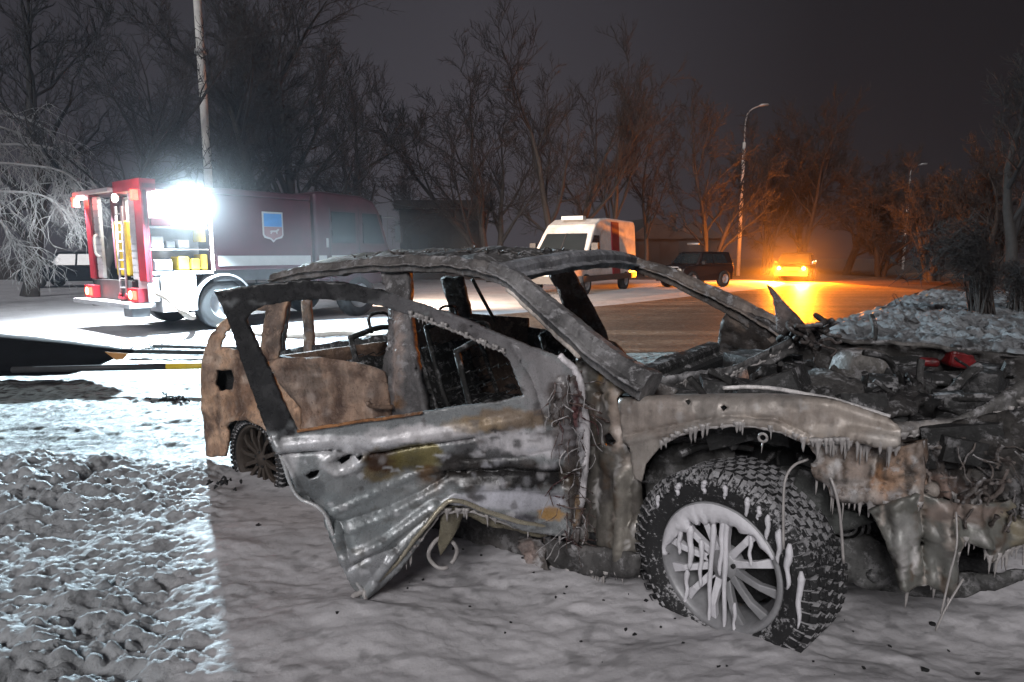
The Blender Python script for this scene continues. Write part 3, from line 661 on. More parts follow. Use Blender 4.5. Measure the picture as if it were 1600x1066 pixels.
panel('sill', [(640,770),(720,790),(800,815),(900,850),(1000,865),(1000,900),(900,895),(800,880),(700,850),(620,815)], lambda x, y: S(x, y, 0.06), M['burnt'], (0.075, 0.072, 0.07, 0.1), step=8, rough=0.012, crum=0.025, cs=6, thick=0.03, blobs=[(850,850,110,14,(0.16,0.15,0.145,0.1),0.6)], seed=25)
icicles('sill_icicles', [(700,850),(800,880),(900,895),(1000,900)], 30, 0.02, 0.08, lambda x, y: S(x, y, 0.05), 26)
mb = MB(); mb.box(-2.5, -0.42, 0.10, 1.72, 0.16, 0.30, (0.02, 0.02, 0.02, 0)); mb.box(-3.6, -2.45, 0.16, 1.68, 0.28, 0.36, (0.02, 0.02, 0.02, 0)); mb.build('floor_pan', M['char'], car)
mb = MB(); mb.box(-0.47, -0.43, 0.12, 1.72, 0.2, 0.92, (0.02, 0.02, 0.02, 0)); mb.build('bulkhead', M['char'], car)
mb = MB(); mb.box(-0.42, 0.52, 0.36, 0.40, 0.30, 0.92, (0.03, 0.03, 0.03, 0)); mb.build('wheel_house', M['soot'], car, usecol=True)
mb = MB(); rnd = random.Random(9)                         # springs, arms and shields seen in the arch
for i in range(26):
    p = Vector((rnd.uniform(-0.38, 0.6), rnd.uniform(0.2, 0.36), rnd.uniform(0.25, 0.74))); q = p + Vector((rnd.uniform(-.3, .3), rnd.uniform(-.06, .06), rnd.uniform(-.1, .1))); g_ = rnd.uniform(0.02, 0.10)
    mb.tube(curve([p, p.lerp(q, .5) + Vector((0, 0, rnd.uniform(-.04, .04))), q], 4), rnd.uniform(0.008, 0.03), 7, (g_, g_, g_, 0.2))
mb.build('suspension_arms', M['soot'], car, True, usecol=True)
panel('arch_liner', [(1008,740),(1030,705),(1080,685),(1140,680),(1150,720),(1100,730),(1050,760),(1015,800)], lambda x, y: S(x, y, 0.22), M['soot'], (0.07, 0.068, 0.066, 0.1), step=7, rough=0.01, crum=0.03, cs=7, thick=0.01, seed=28)
panel('splash_shield', [(1232,780),(1250,730),(1290,745),(1300,790),(1340,800),(1365,815),(1300,835),(1250,810)], lambda x, y: S(x, y, 0.16), M['soot'], (0.075, 0.08, 0.075, 0.0), step=7, rough=0.008, crum=0.012, thick=0.01, seed=29)
mb = MB(); pc = S(1318, 818, 0.2)                         # horn / fan coil ahead of the wheel
for r_ in (0.022, 0.042, 0.062, 0.08): mb.tube([pc + Vector((r_ * math.cos(a), 0.0, r_ * math.sin(a))) for a in np.linspace(0, 2 * math.pi, 25)], 0.006, 6, (0.12, 0.12, 0.12, 0.2))
mb.build('horn_coil', M['burnt'], car, True, usecol=True)
panel('undertray', [(1300,845),(1360,838),(1400,868),(1480,900),(1600,890),(1600,905),(1480,935),(1400,925),(1320,905)], lambda x, y: S(x, y, 0.18), M['soot'], (0.07, 0.07, 0.068, 0), step=8, rough=0.02, crum=0.03, cs=8, thick=0.02, seed=30)

# --- rear quarter, rear door, pillars
panel('rear_quarter', [(430,436),(402,460),(370,487),(345,507),(325,535),(315,560),(309,590),(309,612),(314,640),(318,680),(322,713),(352,713),(358,690),(357,668),(366,658),(390,655),(415,664),(435,690),(455,720),(470,720),(470,640),(440,600),(414,566),(434,560),(446,480),(456,466),(458,440)],
      lambda x, y: S(x, y, 0.02), M['burnt_rust'], TAN, step=5, rough=0.008, rs=10, crum=0.006, cs=4, thick=0.02,
      holes=[[(352,520),(372,500),(395,485),(417,484),(406,552),(345,543)], [(340,578),(365,577),(369,590),(366,609),(346,611),(339,600)]],
      feats=[([(322,560),(318,640)], 8, 0.02), ([(352,664),(366,655),(395,651),(425,668)], 5, 0.03), ([(334,572),(372,572),(375,614),(336,616),(334,572)], 4, 0.012), ([(336,550),(410,558)], 4, 0.015)],
      blobs=[(330,560,14,40,(0.40,0.28,0.21,0),0.7),(400,520,30,60,(0.25,0.17,0.125,0),0.6),(375,630,40,20,(0.42,0.24,0.14,0),0.6),(390,600,20,30,(0.14,0.075,0.05,0),0.7),(322,665,10,24,(0.15,0.09,0.06,0),0.7),(430,500,16,60,(0.10,0.085,0.08,0),0.8),(335,705,20,14,(0.46,0.27,0.17,0),0.7)] + streaks(312,440,500,710,46,9,((0.13,0.07,0.045,0),(0.22,0.13,0.085,0)),(3,9),(4,18),(0.2,0.6)) + streaks(312,440,500,710,30,10,((0.62,0.48,0.38,0),),(2,7),(3,12),(0.2,0.6)), seed=33,
      push=lambda x, y: -0.05 * max(0.0, (335 - x) / 30.0) ** 2)
# the wheel cup and the tail closing panel
fp = S(354, 594, 0.10); mb = MB(); mb.box(fp.x - 0.22, fp.x + 0.22, 0.10, 0.13, fp.z - 0.2, fp.z + 0.2, (0, 0, 0, 0)); mb.build('filler_housing', M['char'], car)
mb = MB(); mb.box(-3.35, -2.35, 0.30, 0.34, 0.08, 0.80, (0.012, 0.012, 0.012, 0)); mb.build('rear_wheel_house', M['char'], car)
TU = S(316, 620, 0.02).x
mb = MB()
for i in range(13):
    for j in range(9):
        v = 0.05 + (CARW - 0.15) * i / 12; z = 0.26 + 0.44 * j / 8
        mb.v.append(Vector((TU - 0.05 * math.sin(math.pi * i / 12) + 0.02 * mnoise.noise(Vector((v * 6, z * 6, 0))), v, z))); mb.c.append((0.25, 0.16, 0.11, 0))
mb.f = [(i * 9 + j, (i + 1) * 9 + j, (i + 1) * 9 + j + 1, i * 9 + j + 1) for i in range(12) for j in range(8)]
mod_solid(mb.build('tailgate', M['burnt_rust'], car, True, usecol=True), 0.05)
panel('rear_door', [(414,566),(436,560),(500,559),(560,567),(600,580),(612,640),(600,735),(540,755),(480,745),(455,715),(470,640),(440,600)], lambda x, y: S(x, y, 0.02), M['burnt_rust'], (0.40, 0.265, 0.19, 0), step=6, rough=0.006, rs=8, crum=0.008, cs=4, thick=0.02,
      feats=[([(425,572),(500,566),(595,588)], 5, 0.018), ([(470,600),(475,660)], 16, -0.015)],
      blobs=[(470,610,45,40,(0.16,0.125,0.105,0),0.8),(560,600,40,30,(0.33,0.235,0.18,0),0.7),(500,640,40,20,(0.22,0.13,0.09,0),0.6),(585,620,12,50,(0.48,0.34,0.26,0),0.7)] + streaks(430,600,565,690,44,11,((0.11,0.065,0.045,0),(0.17,0.12,0.10,0)),(3,12),(4,16),(0.2,0.6)) + streaks(430,600,565,690,34,12,((0.55,0.45,0.39,0),(0.48,0.36,0.28,0)),(3,10),(3,12),(0.2,0.6)), seed=35)
mb = MB(); hp = S(575, 630, -0.01); mb.tube(curve([hp, hp + Vector((0.05, -0.03, 0.0)), hp + Vector((0.14, -0.03, 0.005)), hp + Vector((0.19, 0, 0.005))], 4), 0.013, 8, (0.2, 0.13, 0.09, 0)); mb.build('rear_door_handle', M['burnt_rust'], car, True, usecol=True)
panel('centre_pillar', [(600,425),(640,420),(642,480),(648,540),(660,600),(672,660),(678,760),(596,760),(596,640),(603,560),(610,480)], lambda x, y: S(x, y, 0.05), M['burnt'], (0.15, 0.14, 0.14, 0.15), step=6, rough=0.008, crum=0.01, cs=7, thick=0.05,
      feats=[([(628,480),(634,640)], 6, 0.02), ([(612,480),(606,640)], 4, -0.02)], blobs=[(628,560,7,70,(0.40,0.31,0.27,0),0.8),(604,560,8,90,(0.07,0.066,0.066,0),0.8),(630,620,6,14,(0.25,0.12,0.04,0),0.8)], seed=37)
# far side pillars and waist
FARC = (0.05, 0.04, 0.034, 0.0)
def far_strip(name, pl, seed, base=FARC, th=0.05): return panel(name, pl, lambda x, y: SL(x, y, 0.0), M['soot'], base, step=8, rough=0.008, crum=0.008, thick=th, seed=seed)
far_strip('far_centre_pillar', [(858,424),(892,424),(918,468),(945,520),(950,540),(905,540),(890,490),(872,450)], 41, (0.10, 0.06, 0.045, 0))
far_strip('far_rear_pillar', [(690,434),(722,434),(730,470),(738,505),(706,505),(702,470)], 42)
far_strip('far_quarter_pillar', [(474,468),(484,468),(488,510),(492,565),(478,565),(476,510)], 43, (0.22, 0.15, 0.11, 0))
far_strip('far_tail_pillar', [(430,470),(452,470),(446,520),(440,570),(414,570),(422,520)], 44, (0.03, 0.028, 0.027, 0))
mb = MB(); mb.tube(curve([SL(738, 436, 0.05), SL(756, 470, 0.03), SL(778, 510, 0.0)], 4), 0.014, 6, (0.03, 0.028, 0.02, 0)); mb.build('window_guide_rail', M['soot'], car, True, usecol=True)
panel('far_doors', [(440,548),(520,535),(600,522),(660,508),(720,504),(800,507),(880,520),(960,535),(1010,590),(1020,640),(1000,760),(440,660)], lambda x, y: SL(x, y, 0.0), M['soot'], (0.02, 0.019, 0.018, 0), step=14, rough=0.01, crum=0.012, thick=0.05, blobs=[(900,520,80,10,(0.09,0.055,0.035,0),0.6)], seed=45)

mb = MB()
for i in range(9):
    for j in range(9):
        mb.v.append(Vector((TU + 0.02 + 1.5 * i / 8, CARW - 0.02 + 0.02 * mnoise.noise(Vector((i, j, 0.5))), 0.26 + 0.74 * j / 8))); mb.c.append((0.12, 0.08, 0.06, 0))
mb.f = [(i * 9 + j, (i + 1) * 9 + j, (i + 1) * 9 + j + 1, i * 9 + j + 1) for i in range(8) for j in range(8)]
mod_solid(mb.build('far_quarter', M['burnt_rust'], car, True, usecol=True), 0.04)
mod_bevel(MB().box(TU - 0.10, TU + 0.06, 0.12, CARW - 0.12, 0.14, 0.42).build('rear_bumper', M['char'], car), 0.04)
panel('far_cowl', [(1128,505),(1140,478),(1195,500),(1250,522),(1262,600),(1150,610),(1120,560)], lambda x, y: SL(x, y, 0.05), M['soot'], (0.06, 0.05, 0.045, 0), step=8, rough=0.02, crum=0.03, cs=8, thick=0.03, blobs=[(1155,495,16,18,(0.20,0.15,0.12,0),0.8)], seed=46)
mb = MB()
for (xa, xb, za, zb, mk) in ((-0.5, 0.82, 0.20, 0.95, 12), (-2.55, -0.45, 0.10, 0.62, 14)):
    st = len(mb.v)
    for i in range(mk + 1):
        for j in range(7):
            x_ = xa + (xb - xa) * i / mk; z_ = za + (zb - za) * j / 6
            mb.v.append(Vector((x_, CARW - 0.01 + 0.015 * mnoise.noise(Vector((x_ * 5, z_ * 5, 2))), z_))); mb.c.append((0.05, 0.045, 0.04, 0))
    mb.f += [(st + i * 7 + j, st + (i + 1) * 7 + j, st + (i + 1) * 7 + j + 1, st + i * 7 + j + 1) for i in range(mk) for j in range(6)]
mod_solid(mb.build('far_wing_and_sill', M['soot'], car, True, usecol=True), 0.02)  # far wing and sill, added to block floodlight leaking onto the foam
# --- roof frame
def rail_n(x, y): return S(x, y, 0.0)
rr_ = [S(428,438), S(480,427), S(540,419), S(610,413), S(680,414), S(740,420), S(785,432)]
lr_ = [SL(560,402), SL(640,399), SL(700,397.5), SL(780,397), SL(860,398), SL(930,402), SL(985,411)]
RC = curve(rr_, 6); LC = curve(lr_, 6); nR = len(RC); mb = MB(); K = 22
for i in range(nR):
    for j in range(K + 1):
        t = j / K; p = RC[i].lerp(LC[i], t); p.z += 0.055 * math.sin(math.pi * t) * (1.0 if i < nR - 8 else 0.4)
        q = p * 7; p.z += 0.030 * mnoise.fractal(q, 1.0, 2.0, 5) - 0.012
        g_ = 0.10 + 0.10 * mnoise.noise(p * 5); mb.v.append(p)
        tn = max(0, min(1, (14 - i) / 14)); mb.c.append((g_ * (1 + 0.25 * tn) + 0.05 * tn, g_ * (0.95 + .15 * tn) + 0.03 * tn, g_ * 0.92, 0.05))
mb.f = [(i * (K + 1) + j, (i + 1) * (K + 1) + j, (i + 1) * (K + 1) + j + 1, i * (K + 1) + j + 1) for i in range(nR - 1) for j in range(K) if not (i > nR - 10 and 2 < j < K - 1 and False)]
mod_solid(mb.build('roof', M['burnt'], car, True, usecol=True), 0.025)
beam('roof_rail', rr_, 0.085, M['burnt'], (0.12, 0.11, 0.105, 0.1), seed=1, rough=0.02)
beam('roof_rail', lr_, 0.07, M['burnt'], (0.08, 0.075, 0.075, 0.1), seed=2, rough=0.016)
H0, H1 = S(785,430,0.0), SL(985,411,0.0)
hd = [H0, H0.lerp(H1, .25) + Vector((0.05, 0, 0.035)), H0.lerp(H1, .5) + Vector((0.07, 0, 0.045)), H0.lerp(H1, .75) + Vector((0.05, 0, 0.035)), H1]
beam('windscreen_header', hd, 0.10, M['burnt'], (0.17, 0.17, 0.18, 0.1), seed=3, rough=0.012, flat=1.2)
beam('windscreen_pillar', [S(770,424), S(810,445), S(860,488), S(920,540), S(975,582), S(1015,606)], 0.10, M['burnt'], (0.15, 0.145, 0.145, 0.15), seed=4, rough=0.012, taper=(0.085, 0.125), seg=8)
beam('windscreen_pillar', [SL(975,409), SL(1040,430), SL(1110,462), SL(1165,490), SL(1220,524)], 0.10, M['burnt'], (0.13, 0.105, 0.09, 0.1), seed=5, rough=0.012, taper=(0.085, 0.15), seg=8)
beam('pillar_flange', [S(792,452,-0.01), S(850,505,-0.01), S(905,560,-0.01)], 0.022, M['burnt'], (0.45, 0.40, 0.36, 0.0), seed=6, rough=0.01)
beam('dash_beam', [Vector((-0.62, 0.16, 0.88)), Vector((-0.60, 0.9, 0.90)), Vector((-0.62, 1.66, 0.90))], 0.10, M['soot'], (0.03, 0.03, 0.03, 0.1), seed=7)
# roof ash fringe
mb = MB(); rnd = random.Random(4)
for i in range(150):
    k = rnd.randrange(8, nR - 2); p = RC[k].lerp(LC[k], rnd.uniform(0.25, 0.75)); p.z += 0.05
    d = Vector((rnd.uniform(-1, 1), rnd.uniform(-1, 1), rnd.uniform(0.0, 0.7))) * 0.05
    mb.tube([p, p + d * 0.6, p + d + Vector((0, 0, -0.01))], [0.006, 0.004, 0.001], 4, (0.12, 0.105, 0.095, 0))
mb.build('roof_lining_shreds', M['burnt'], car, True, usecol=True, kind='stuff')

# --- seats: bare frames with springs
def seat(u, v, w, n):
    mb = MB(); g_ = (0.025, 0.024, 0.023, 0.3)
    for s in (0, 1): mb.tube(curve([(u, v + s * w, 0.35), (u - 0.12, v + s * w, 0.60), (u - 0.26, v + s * w * 0.96 + 0.01, 0.98)], 4), 0.018, 6, g_)
    mb.tube(curve([(u - 0.26, v, 0.98), (u - 0.28, v + w * .5, 1.02), (u - 0.26, v + w, 0.98)], 4), 0.018, 6, g_)
    mb.tube([(u - 0.1, v, .55), (u - .1, v + w, .55)], 0.012, 6, g_)
    for k in range(7):
        zz = 0.45 + 0.07 * k; uu = u - 0.26 * (zz - .35) / .63
        mb.tube([(uu + (0.015 if q % 2 else -0.015), v + w * q / 12, zz + (0.012 if q % 2 else -.012)) for q in range(13)], 0.004, 4, g_)
    for k in range(6): mb.tube([(u + 0.05 + 0.08 * k, v + w * q / 10, 0.38 + (0.012 if q % 2 else -.012)) for q in range(11)], 0.004, 4, g_)
    for s in (0, 1): mb.tube([(u, v + s * w, 0.36), (u + 0.5, v + s * w, 0.39)], 0.016, 6, g_)
    hr = [(u - 0.275, v + w * .35, .99), (u - 0.30, v + w * .36, 1.10), (u - 0.30, v + w * .64, 1.10), (u - 0.275, v + w * .65, .99)]
    mb.tube(curve(hr, 4), 0.011, 6, g_)
    mb.build('seat_frame', M['soot'], car, True, usecol=True)
seat(-1.25, 0.28, 0.50, 0); seat(-1.25, 1.08, 0.50, 1); seat(-2.15, 0.32, 0.55, 2); seat(-2.15, 0.98, 0.55, 3)
mb = MB(); cs_ = Vector((-0.88, 1.33, 0.72)); ax = Vector((-0.9, 0, 0.42)).normalized(); b1 = Vector((0, 1, 0)); b2 = ax.cross(b1)
mb.tube([cs_ + (b1 * math.cos(a) + b2 * math.sin(a)) * 0.18 for a in np.linspace(0, 2 * math.pi, 29)], 0.012, 8, (0.03, 0.03, 0.03, 0))
for a in (0.2, 2.2, 4.2): mb.tube([cs_, cs_ + (b1 * math.cos(a) + b2 * math.sin(a)) * 0.18], 0.01, 6, (0.03, 0.03, 0.03, 0))
mb.tube([cs_, cs_ - ax * 0.35], 0.02, 8, (0.03, 0.03, 0.03, 0)); mb.build('steering_wheel', M['soot'], car, True, usecol=True)

mb = MB()                                                # charred rear bench, added to block floodlight passing through the cabin
for i in range(25):
    for j in range(13):
        v = 0.20 + 1.42 * i / 24; t = j / 12
        u, z = (-2.05 - 0.42 * t * 1.6, 0.42 - 0.04 * t * 1.6) if t < 0.6 else (-2.46 - 0.16 * (t - 0.6) / 0.4, 0.40 + 0.40 * (t - 0.6) / 0.4)
        n_ = mnoise.fractal(Vector((v * 6, t * 8, 1)), 1.0, 2.0, 4) * 0.03; mb.v.append(Vector((u + n_, v, z + n_))); mb.c.append((0.02, 0.019, 0.018, 0))
mb.f = [(i * 13 + j, (i + 1) * 13 + j, (i + 1) * 13 + j + 1, i * 13 + j + 1) for i in range(24) for j in range(12)]
mod_solid(mb.build('rear_bench', M['soot'], car, True, usecol=True), 0.07)
# --- the opened front door
door_out = [(336,455),(400,445),(470,438),(540,441),(600,455),(660,475),(720,497),(780,523),(830,543),(872,556),(902,578),(914,620),(912,700),(906,790),(896,836),(870,832),(820,826),(760,800),(715,783),(692,792),(664,835),(625,885),(592,915),(570,932),(552,912),(528,860),(508,815),(500,795),(478,782),(466,775),(458,748),(440,712),(420,680),(410,655),(380,570),(357,500)]
door_win = [(386,500),(394,487),(412,478),(450,471),(500,467),(560,471),(600,479),(650,496),(700,514),(750,536),(786,552),(797,565),(806,590),(818,618),(770,629),(720,634),(640,647),(560,657),(466,673),(450,640),(425,580),(400,530)]
def door_push(x, y):
    if y < 640 - (x - 466) * 0.12: return 0.0
    k = 0.0
    k += 0.05 * math.exp(-((x - 560) / 70.0) ** 2 - ((y - 870) / 50.0) ** 2)
    k -= 0.06 * math.exp(-((x - 640) / 70.0) ** 2 - ((y - 750) / 45.0) ** 2)
    k += 0.004 * math.sin((y + (x - 500) * 0.42 - 700) / 5.5) * math.exp(-((x - 620) / 90.0) ** 2 - ((y - 765) / 40.0) ** 2)
    k += 0.03 * math.exp(-((x - 840) / 60.0) ** 2 - ((y - 720) / 60.0) ** 2)
    return k
FRM = (0.016, 0.016, 0.017, 0.0)
door = panel('front_door', door_out, D, M['door_metal'], STEELB, holes=[door_win, [(524,722),(532,714),(545,710),(552,714),(546,722),(534,728)], [(556,716),(563,710),(568,712),(562,720)], [(478,742),(486,735),(500,734),(494,744),(484,748)]], step=4.2, rough=0.0022, rs=7, crum=0.0022, cs=7, thick=0.018,
      feats=[([(440,697),(520,690),(580,697),(640,686),(720,674),(820,653)], 9, 0.020), ([(440,708),(520,703),(575,713),(640,700),(740,684)], 3.5, -0.022), ([(560,700),(600,712),(640,700)], 5, -0.012), ([(505,722),(525,706),(552,704),(570,712),(555,732),(525,738),(505,722)], 5, 0.018), ([(530,720),(548,716)], 7, -0.03),
             ([(512,802),(600,768),(660,745),(720,728)], 2.5, 0.010), ([(515,818),(600,797),(660,775),(700,748)], 3, -0.012), ([(520,834),(610,806),(690,768)], 2.5, 0.010), ([(540,865),(600,842),(680,792)], 5, 0.018), ([(545,880),(575,862),(620,852)], 4, -0.014), ([(570,925),(610,870),(670,815),(712,785)], 5, 0.028), ([(590,900),(640,845),(690,800)], 4, -0.02), ([(700,742),(800,734),(895,738)], 6, -0.030), ([(720,762),(800,756),(890,764)], 5, 0.016), ([(720,720),(800,712),(870,700)], 4, -0.010),
             ([(715,785),(800,815),(870,828)], 6, 0.026), ([(880,600),(888,700),(885,820)], 8, 0.026), ([(460,770),(480,776),(505,800)], 5, -0.024), ([(500,800),(535,820),(545,860)], 7, -0.022), ([(800,540),(835,600),(850,650)], 4, -0.016), ([(430,690),(450,740),(470,775)], 6, 0.016), ([(660,476),(760,520),(850,555)], 3, -0.010)],
      blobs=[(380,540,60,110,FRM,1.0),(440,455,110,22,FRM,1.0),(560,450,90,22,FRM,0.95),(430,600,40,90,FRM,1.0),(640,480,50,18,(0.13,0.125,0.13,0),0.9),(720,512,60,22,(0.15,0.14,0.145,0),0.9),(800,545,50,26,(0.20,0.19,0.195,0),0.9),(850,600,40,45,(0.26,0.245,0.25,0),0.85),(880,640,28,50,(0.06,0.045,0.04,0),0.85),
             (560,695,110,15,SILV,0.95),(680,678,90,15,(0.62,0.60,0.61,0.15),0.95),(790,655,60,18,(0.22,0.15,0.09,0.1),0.8),(740,662,40,12,(0.34,0.25,0.15,0.2),0.6),(545,722,34,18,(0.6,0.6,0.61,0.25),0.9),(445,720,22,30,(0.55,0.55,0.56,0.15),0.9),(480,760,25,20,(0.13,0.14,0.145,0.5),0.7),
             (600,728,40,26,(0.17,0.12,0.04,0.2),0.8),(596,724,26,17,(0.06,0.022,0.006,0.1),0.95),(597,722,7,6,(0.3,0.27,0.26,0),0.9),(652,718,40,26,(0.20,0.165,0.05,0.3),0.9),(672,752,22,24,(0.11,0.055,0.018,0.2),0.9),(755,705,60,20,(0.06,0.058,0.06,0.1),0.85),(830,690,66,22,WHITE,0.9),(800,740,115,22,(0.016,0.015,0.015,0.0),1.0),(722,735,40,26,(0.025,0.022,0.02,0.1),0.95),(800,778,90,18,(0.50,0.50,0.55,0.05),0.9),(810,808,30,8,(0.07,0.06,0.08,0.2),0.7),
             (860,800,22,10,(0.42,0.22,0.04,0),0.8),(890,740,14,60,(0.07,0.05,0.035,0.1),0.8),(880,690,18,30,(0.05,0.04,0.04,0),0.8),(560,810,60,40,(0.26,0.29,0.30,0.35),0.7),(640,780,50,30,(0.38,0.41,0.42,0.35),0.6),(580,880,40,30,(0.42,0.43,0.45,0.35),0.7),(690,815,30,16,(0.09,0.085,0.075,0.4),0.7)] + streaks(690,895,660,830,40,13,((0.02,0.019,0.019,0),(0.05,0.04,0.035,0)),(4,16),(2,8),(0.3,0.8)) + streaks(690,895,660,830,36,14,((0.55,0.54,0.56,0),(0.40,0.40,0.43,0)),(3,12),(2,6),(0.2,0.6)) + streaks(450,690,690,900,36,15,((0.09,0.09,0.09,0.2),(0.14,0.14,0.13,0.2)),(4,16),(1.5,5)) + streaks(450,690,690,900,30,16,((0.58,0.59,0.61,0.2),),(3,12),(1.5,5)) + streaks(650,890,475,660,30,17,((0.05,0.045,0.045,0),(0.10,0.09,0.09,0)),(3,10),(3,10)),
      push=door_push, seed=51)
panel('door_inner_panel', [(430,690),(470,680),(640,655),(820,632),(870,640),(900,660),(900,780),(860,800),(760,775),(712,768),(680,790),(640,840),(590,890),(560,890),(535,840),(510,800),(480,770),(455,740)], lambda x, y: D(x, y, -0.10), M['char'], (0.02, 0.02, 0.02, 0), step=10, rough=0.008, crum=0.01, thick=0.02, parent=door, seed=66)
beam('door_waist_seal', [D(464,674,0.016), D(540,662,0.018), D(600,654,0.018), D(660,645,0.016)], 0.013, M['burnt_rust'], (0.26, 0.12, 0.05, 0), seed=8, rough=0.006, parent=door)
beam('door_rear_edge', [D(420,682,0.012), D(440,714,0.012), D(462,772,0.012), D(505,800,0.03), D(530,862,0.03), D(570,930,0.04)], 0.014, M['door_metal'], (0.5, 0.5, 0.5, 0.5), seed=9, rough=0.006, parent=door)  # pale tube, the trailing edge's highlight put into its colour
beam('door_lower_edge', [D(570,930,0.04), D(612,886,0.03), D(655,835,0.03), D(690,794,0.03), D(715,784,0.04), D(780,806,0.03), D(870,830,0.02)], 0.02, M['door_metal'], (0.32, 0.29, 0.22, 0.5), seed=10, rough=0.008, parent=door)
panel('torn_inner_skin', [(690,795),(712,785),(760,803),(800,820),(870,832),(890,838),(840,838),(770,822),(725,806),(700,850),(688,868),(684,850)], lambda x, y: D(x, y, -0.02), M['door_metal'], (0.20, 0.18, 0.13, 0.5), step=5, rough=0.006, crum=0.016, cs=8, thick=0.008, parent=door, seed=52)
icicles('door_icicles', [(600,905),(640,868),(690,800),(740,800),(800,822),(890,836)], 24, 0.01, 0.06, lambda x, y: D(x, y, 0.01), 53, parent=door)
icicles('frame_icicles', [(640,492),(700,513),(750,535),(790,552)], 26, 0.006, 0.025, lambda x, y: D(x, y, 0.015), 54, parent=door, r=0.004)
mb = MB(); tip = D(570, 930, 0.04); mb.tube(curve([tip + Vector((0, 0, 0.02)), tip + Vector((-0.02, -0.01, 0.005)), tip + Vector((-0.045, -0.02, -0.015)), tip + Vector((-0.05, -0.02, -0.09))], 4), [0.012] * 12 + [0.006], 6)
mb.tube([tip + Vector((0, 0, 0.02)), tip + Vector((0.003, 0, -0.04)), tip + Vector((0.004, 0, -0.10))], [0.013, 0.008, 0.004], 6); mb.build('door_tip_ice', M['ice'], door, True)
mb = MB(); rc_ = D(692, 864, -0.03)
mb.tube([rc_ + DDIR * (0.058 * math.cos(a)) + Vector((0, 0, 0.063 * math.sin(a))) + DNRM * 0.01 * math.sin(3 * a) for a in np.linspace(-1.9, 4.1, 30)], 0.009, 7); mb.build('frosted_cable_loop', M['ice'], door, True)
# burnt wiring between door and post
mb = MB(); rnd = random.Random(71)
for i in range(130):
    x, y = rnd.gauss(893, 13), rnd.uniform(585, 845); p = D(min(max(x, 845), 925), y, rnd.uniform(-0.02, 0.05)); pts = [p]
    d = Vector((rnd.uniform(-1, 1), rnd.uniform(-1, 1), rnd.uniform(-1.6, .4))).normalized()
    for k in range(5):
        d = (d + Vector((rnd.uniform(-1, 1), rnd.uniform(-1, 1), rnd.uniform(-1, .6))) * 0.6).normalized(); pts.append(pts[-1] + d * rnd.uniform(0.012, 0.04))
    t = rnd.random(); c = (0.42, 0.40, 0.40, 0) if t < 0.3 else (0.05, 0.028, 0.024, 0) if t < 0.6 else (0.10, 0.06, 0.05, 0) if t < 0.95 else (0.06, 0.012, 0.014, 0)
    r0_ = rnd.uniform(0.001, 0.0035); cp = curve(pts, 3); mb.tube(cp, [r0_ * rnd.uniform(0.5, 1.6) for _ in cp], 5, c)
mb.build('burnt_door_wiring', M['burnt'], car, True, usecol=True, kind='stuff')
beam('door_hinge_edge', [D(872,556,0.0), D(900,580,0.015), D(914,630,0.02), D(916,700,0.02), D(908,790,0.02)], 0.03, M['burnt'], (0.42, 0.40, 0.41, 0.0), seed=12, rough=0.012, parent=door)
# clinker under the sill
panel('hanging_slag', [(812,842),(830,838),(848,842),(852,868),(866,895),(858,920),(842,912),(828,922),(812,900),(822,875)], lambda x, y: S(x, y, 0.02), M['burnt'], (0.16, 0.14, 0.13, 0), step=4, rough=0.03, rs=24, crum=0.03, cs=16, thick=0.012, blobs=[(840,910,18,12,(0.02,0.02,0.02,0),0.9),(828,860,10,20,(0.25,0.19,0.17,0),0.8)], seed=61)
icicles('slag_icicles', [(812,900),(830,920),(858,918)], 8, 0.01, 0.04, lambda x, y: S(x, y, 0.01), 62)
panel('melted_door_trim', [(866,600),(902,584),(917,640),(915,720),(910,800),(902,848),(884,842),(888,760),(880,680),(858,645)], lambda x, y: D(x, y, 0.012), M['burnt'], (0.09, 0.075, 0.07, 0), step=4, rough=0.022, rs=26, crum=0.022, cs=14, thick=0.01, blobs=[(898,640,8,40,(0.10,0.02,0.022,0),0.7),(906,700,6,60,(0.42,0.41,0.43,0),0.8),(875,640,14,22,(0.05,0.035,0.03,0),0.8),(895,790,10,30,(0.30,0.18,0.07,0.1),0.6),(885,610,14,14,(0.36,0.35,0.36,0),0.7)], seed=63)
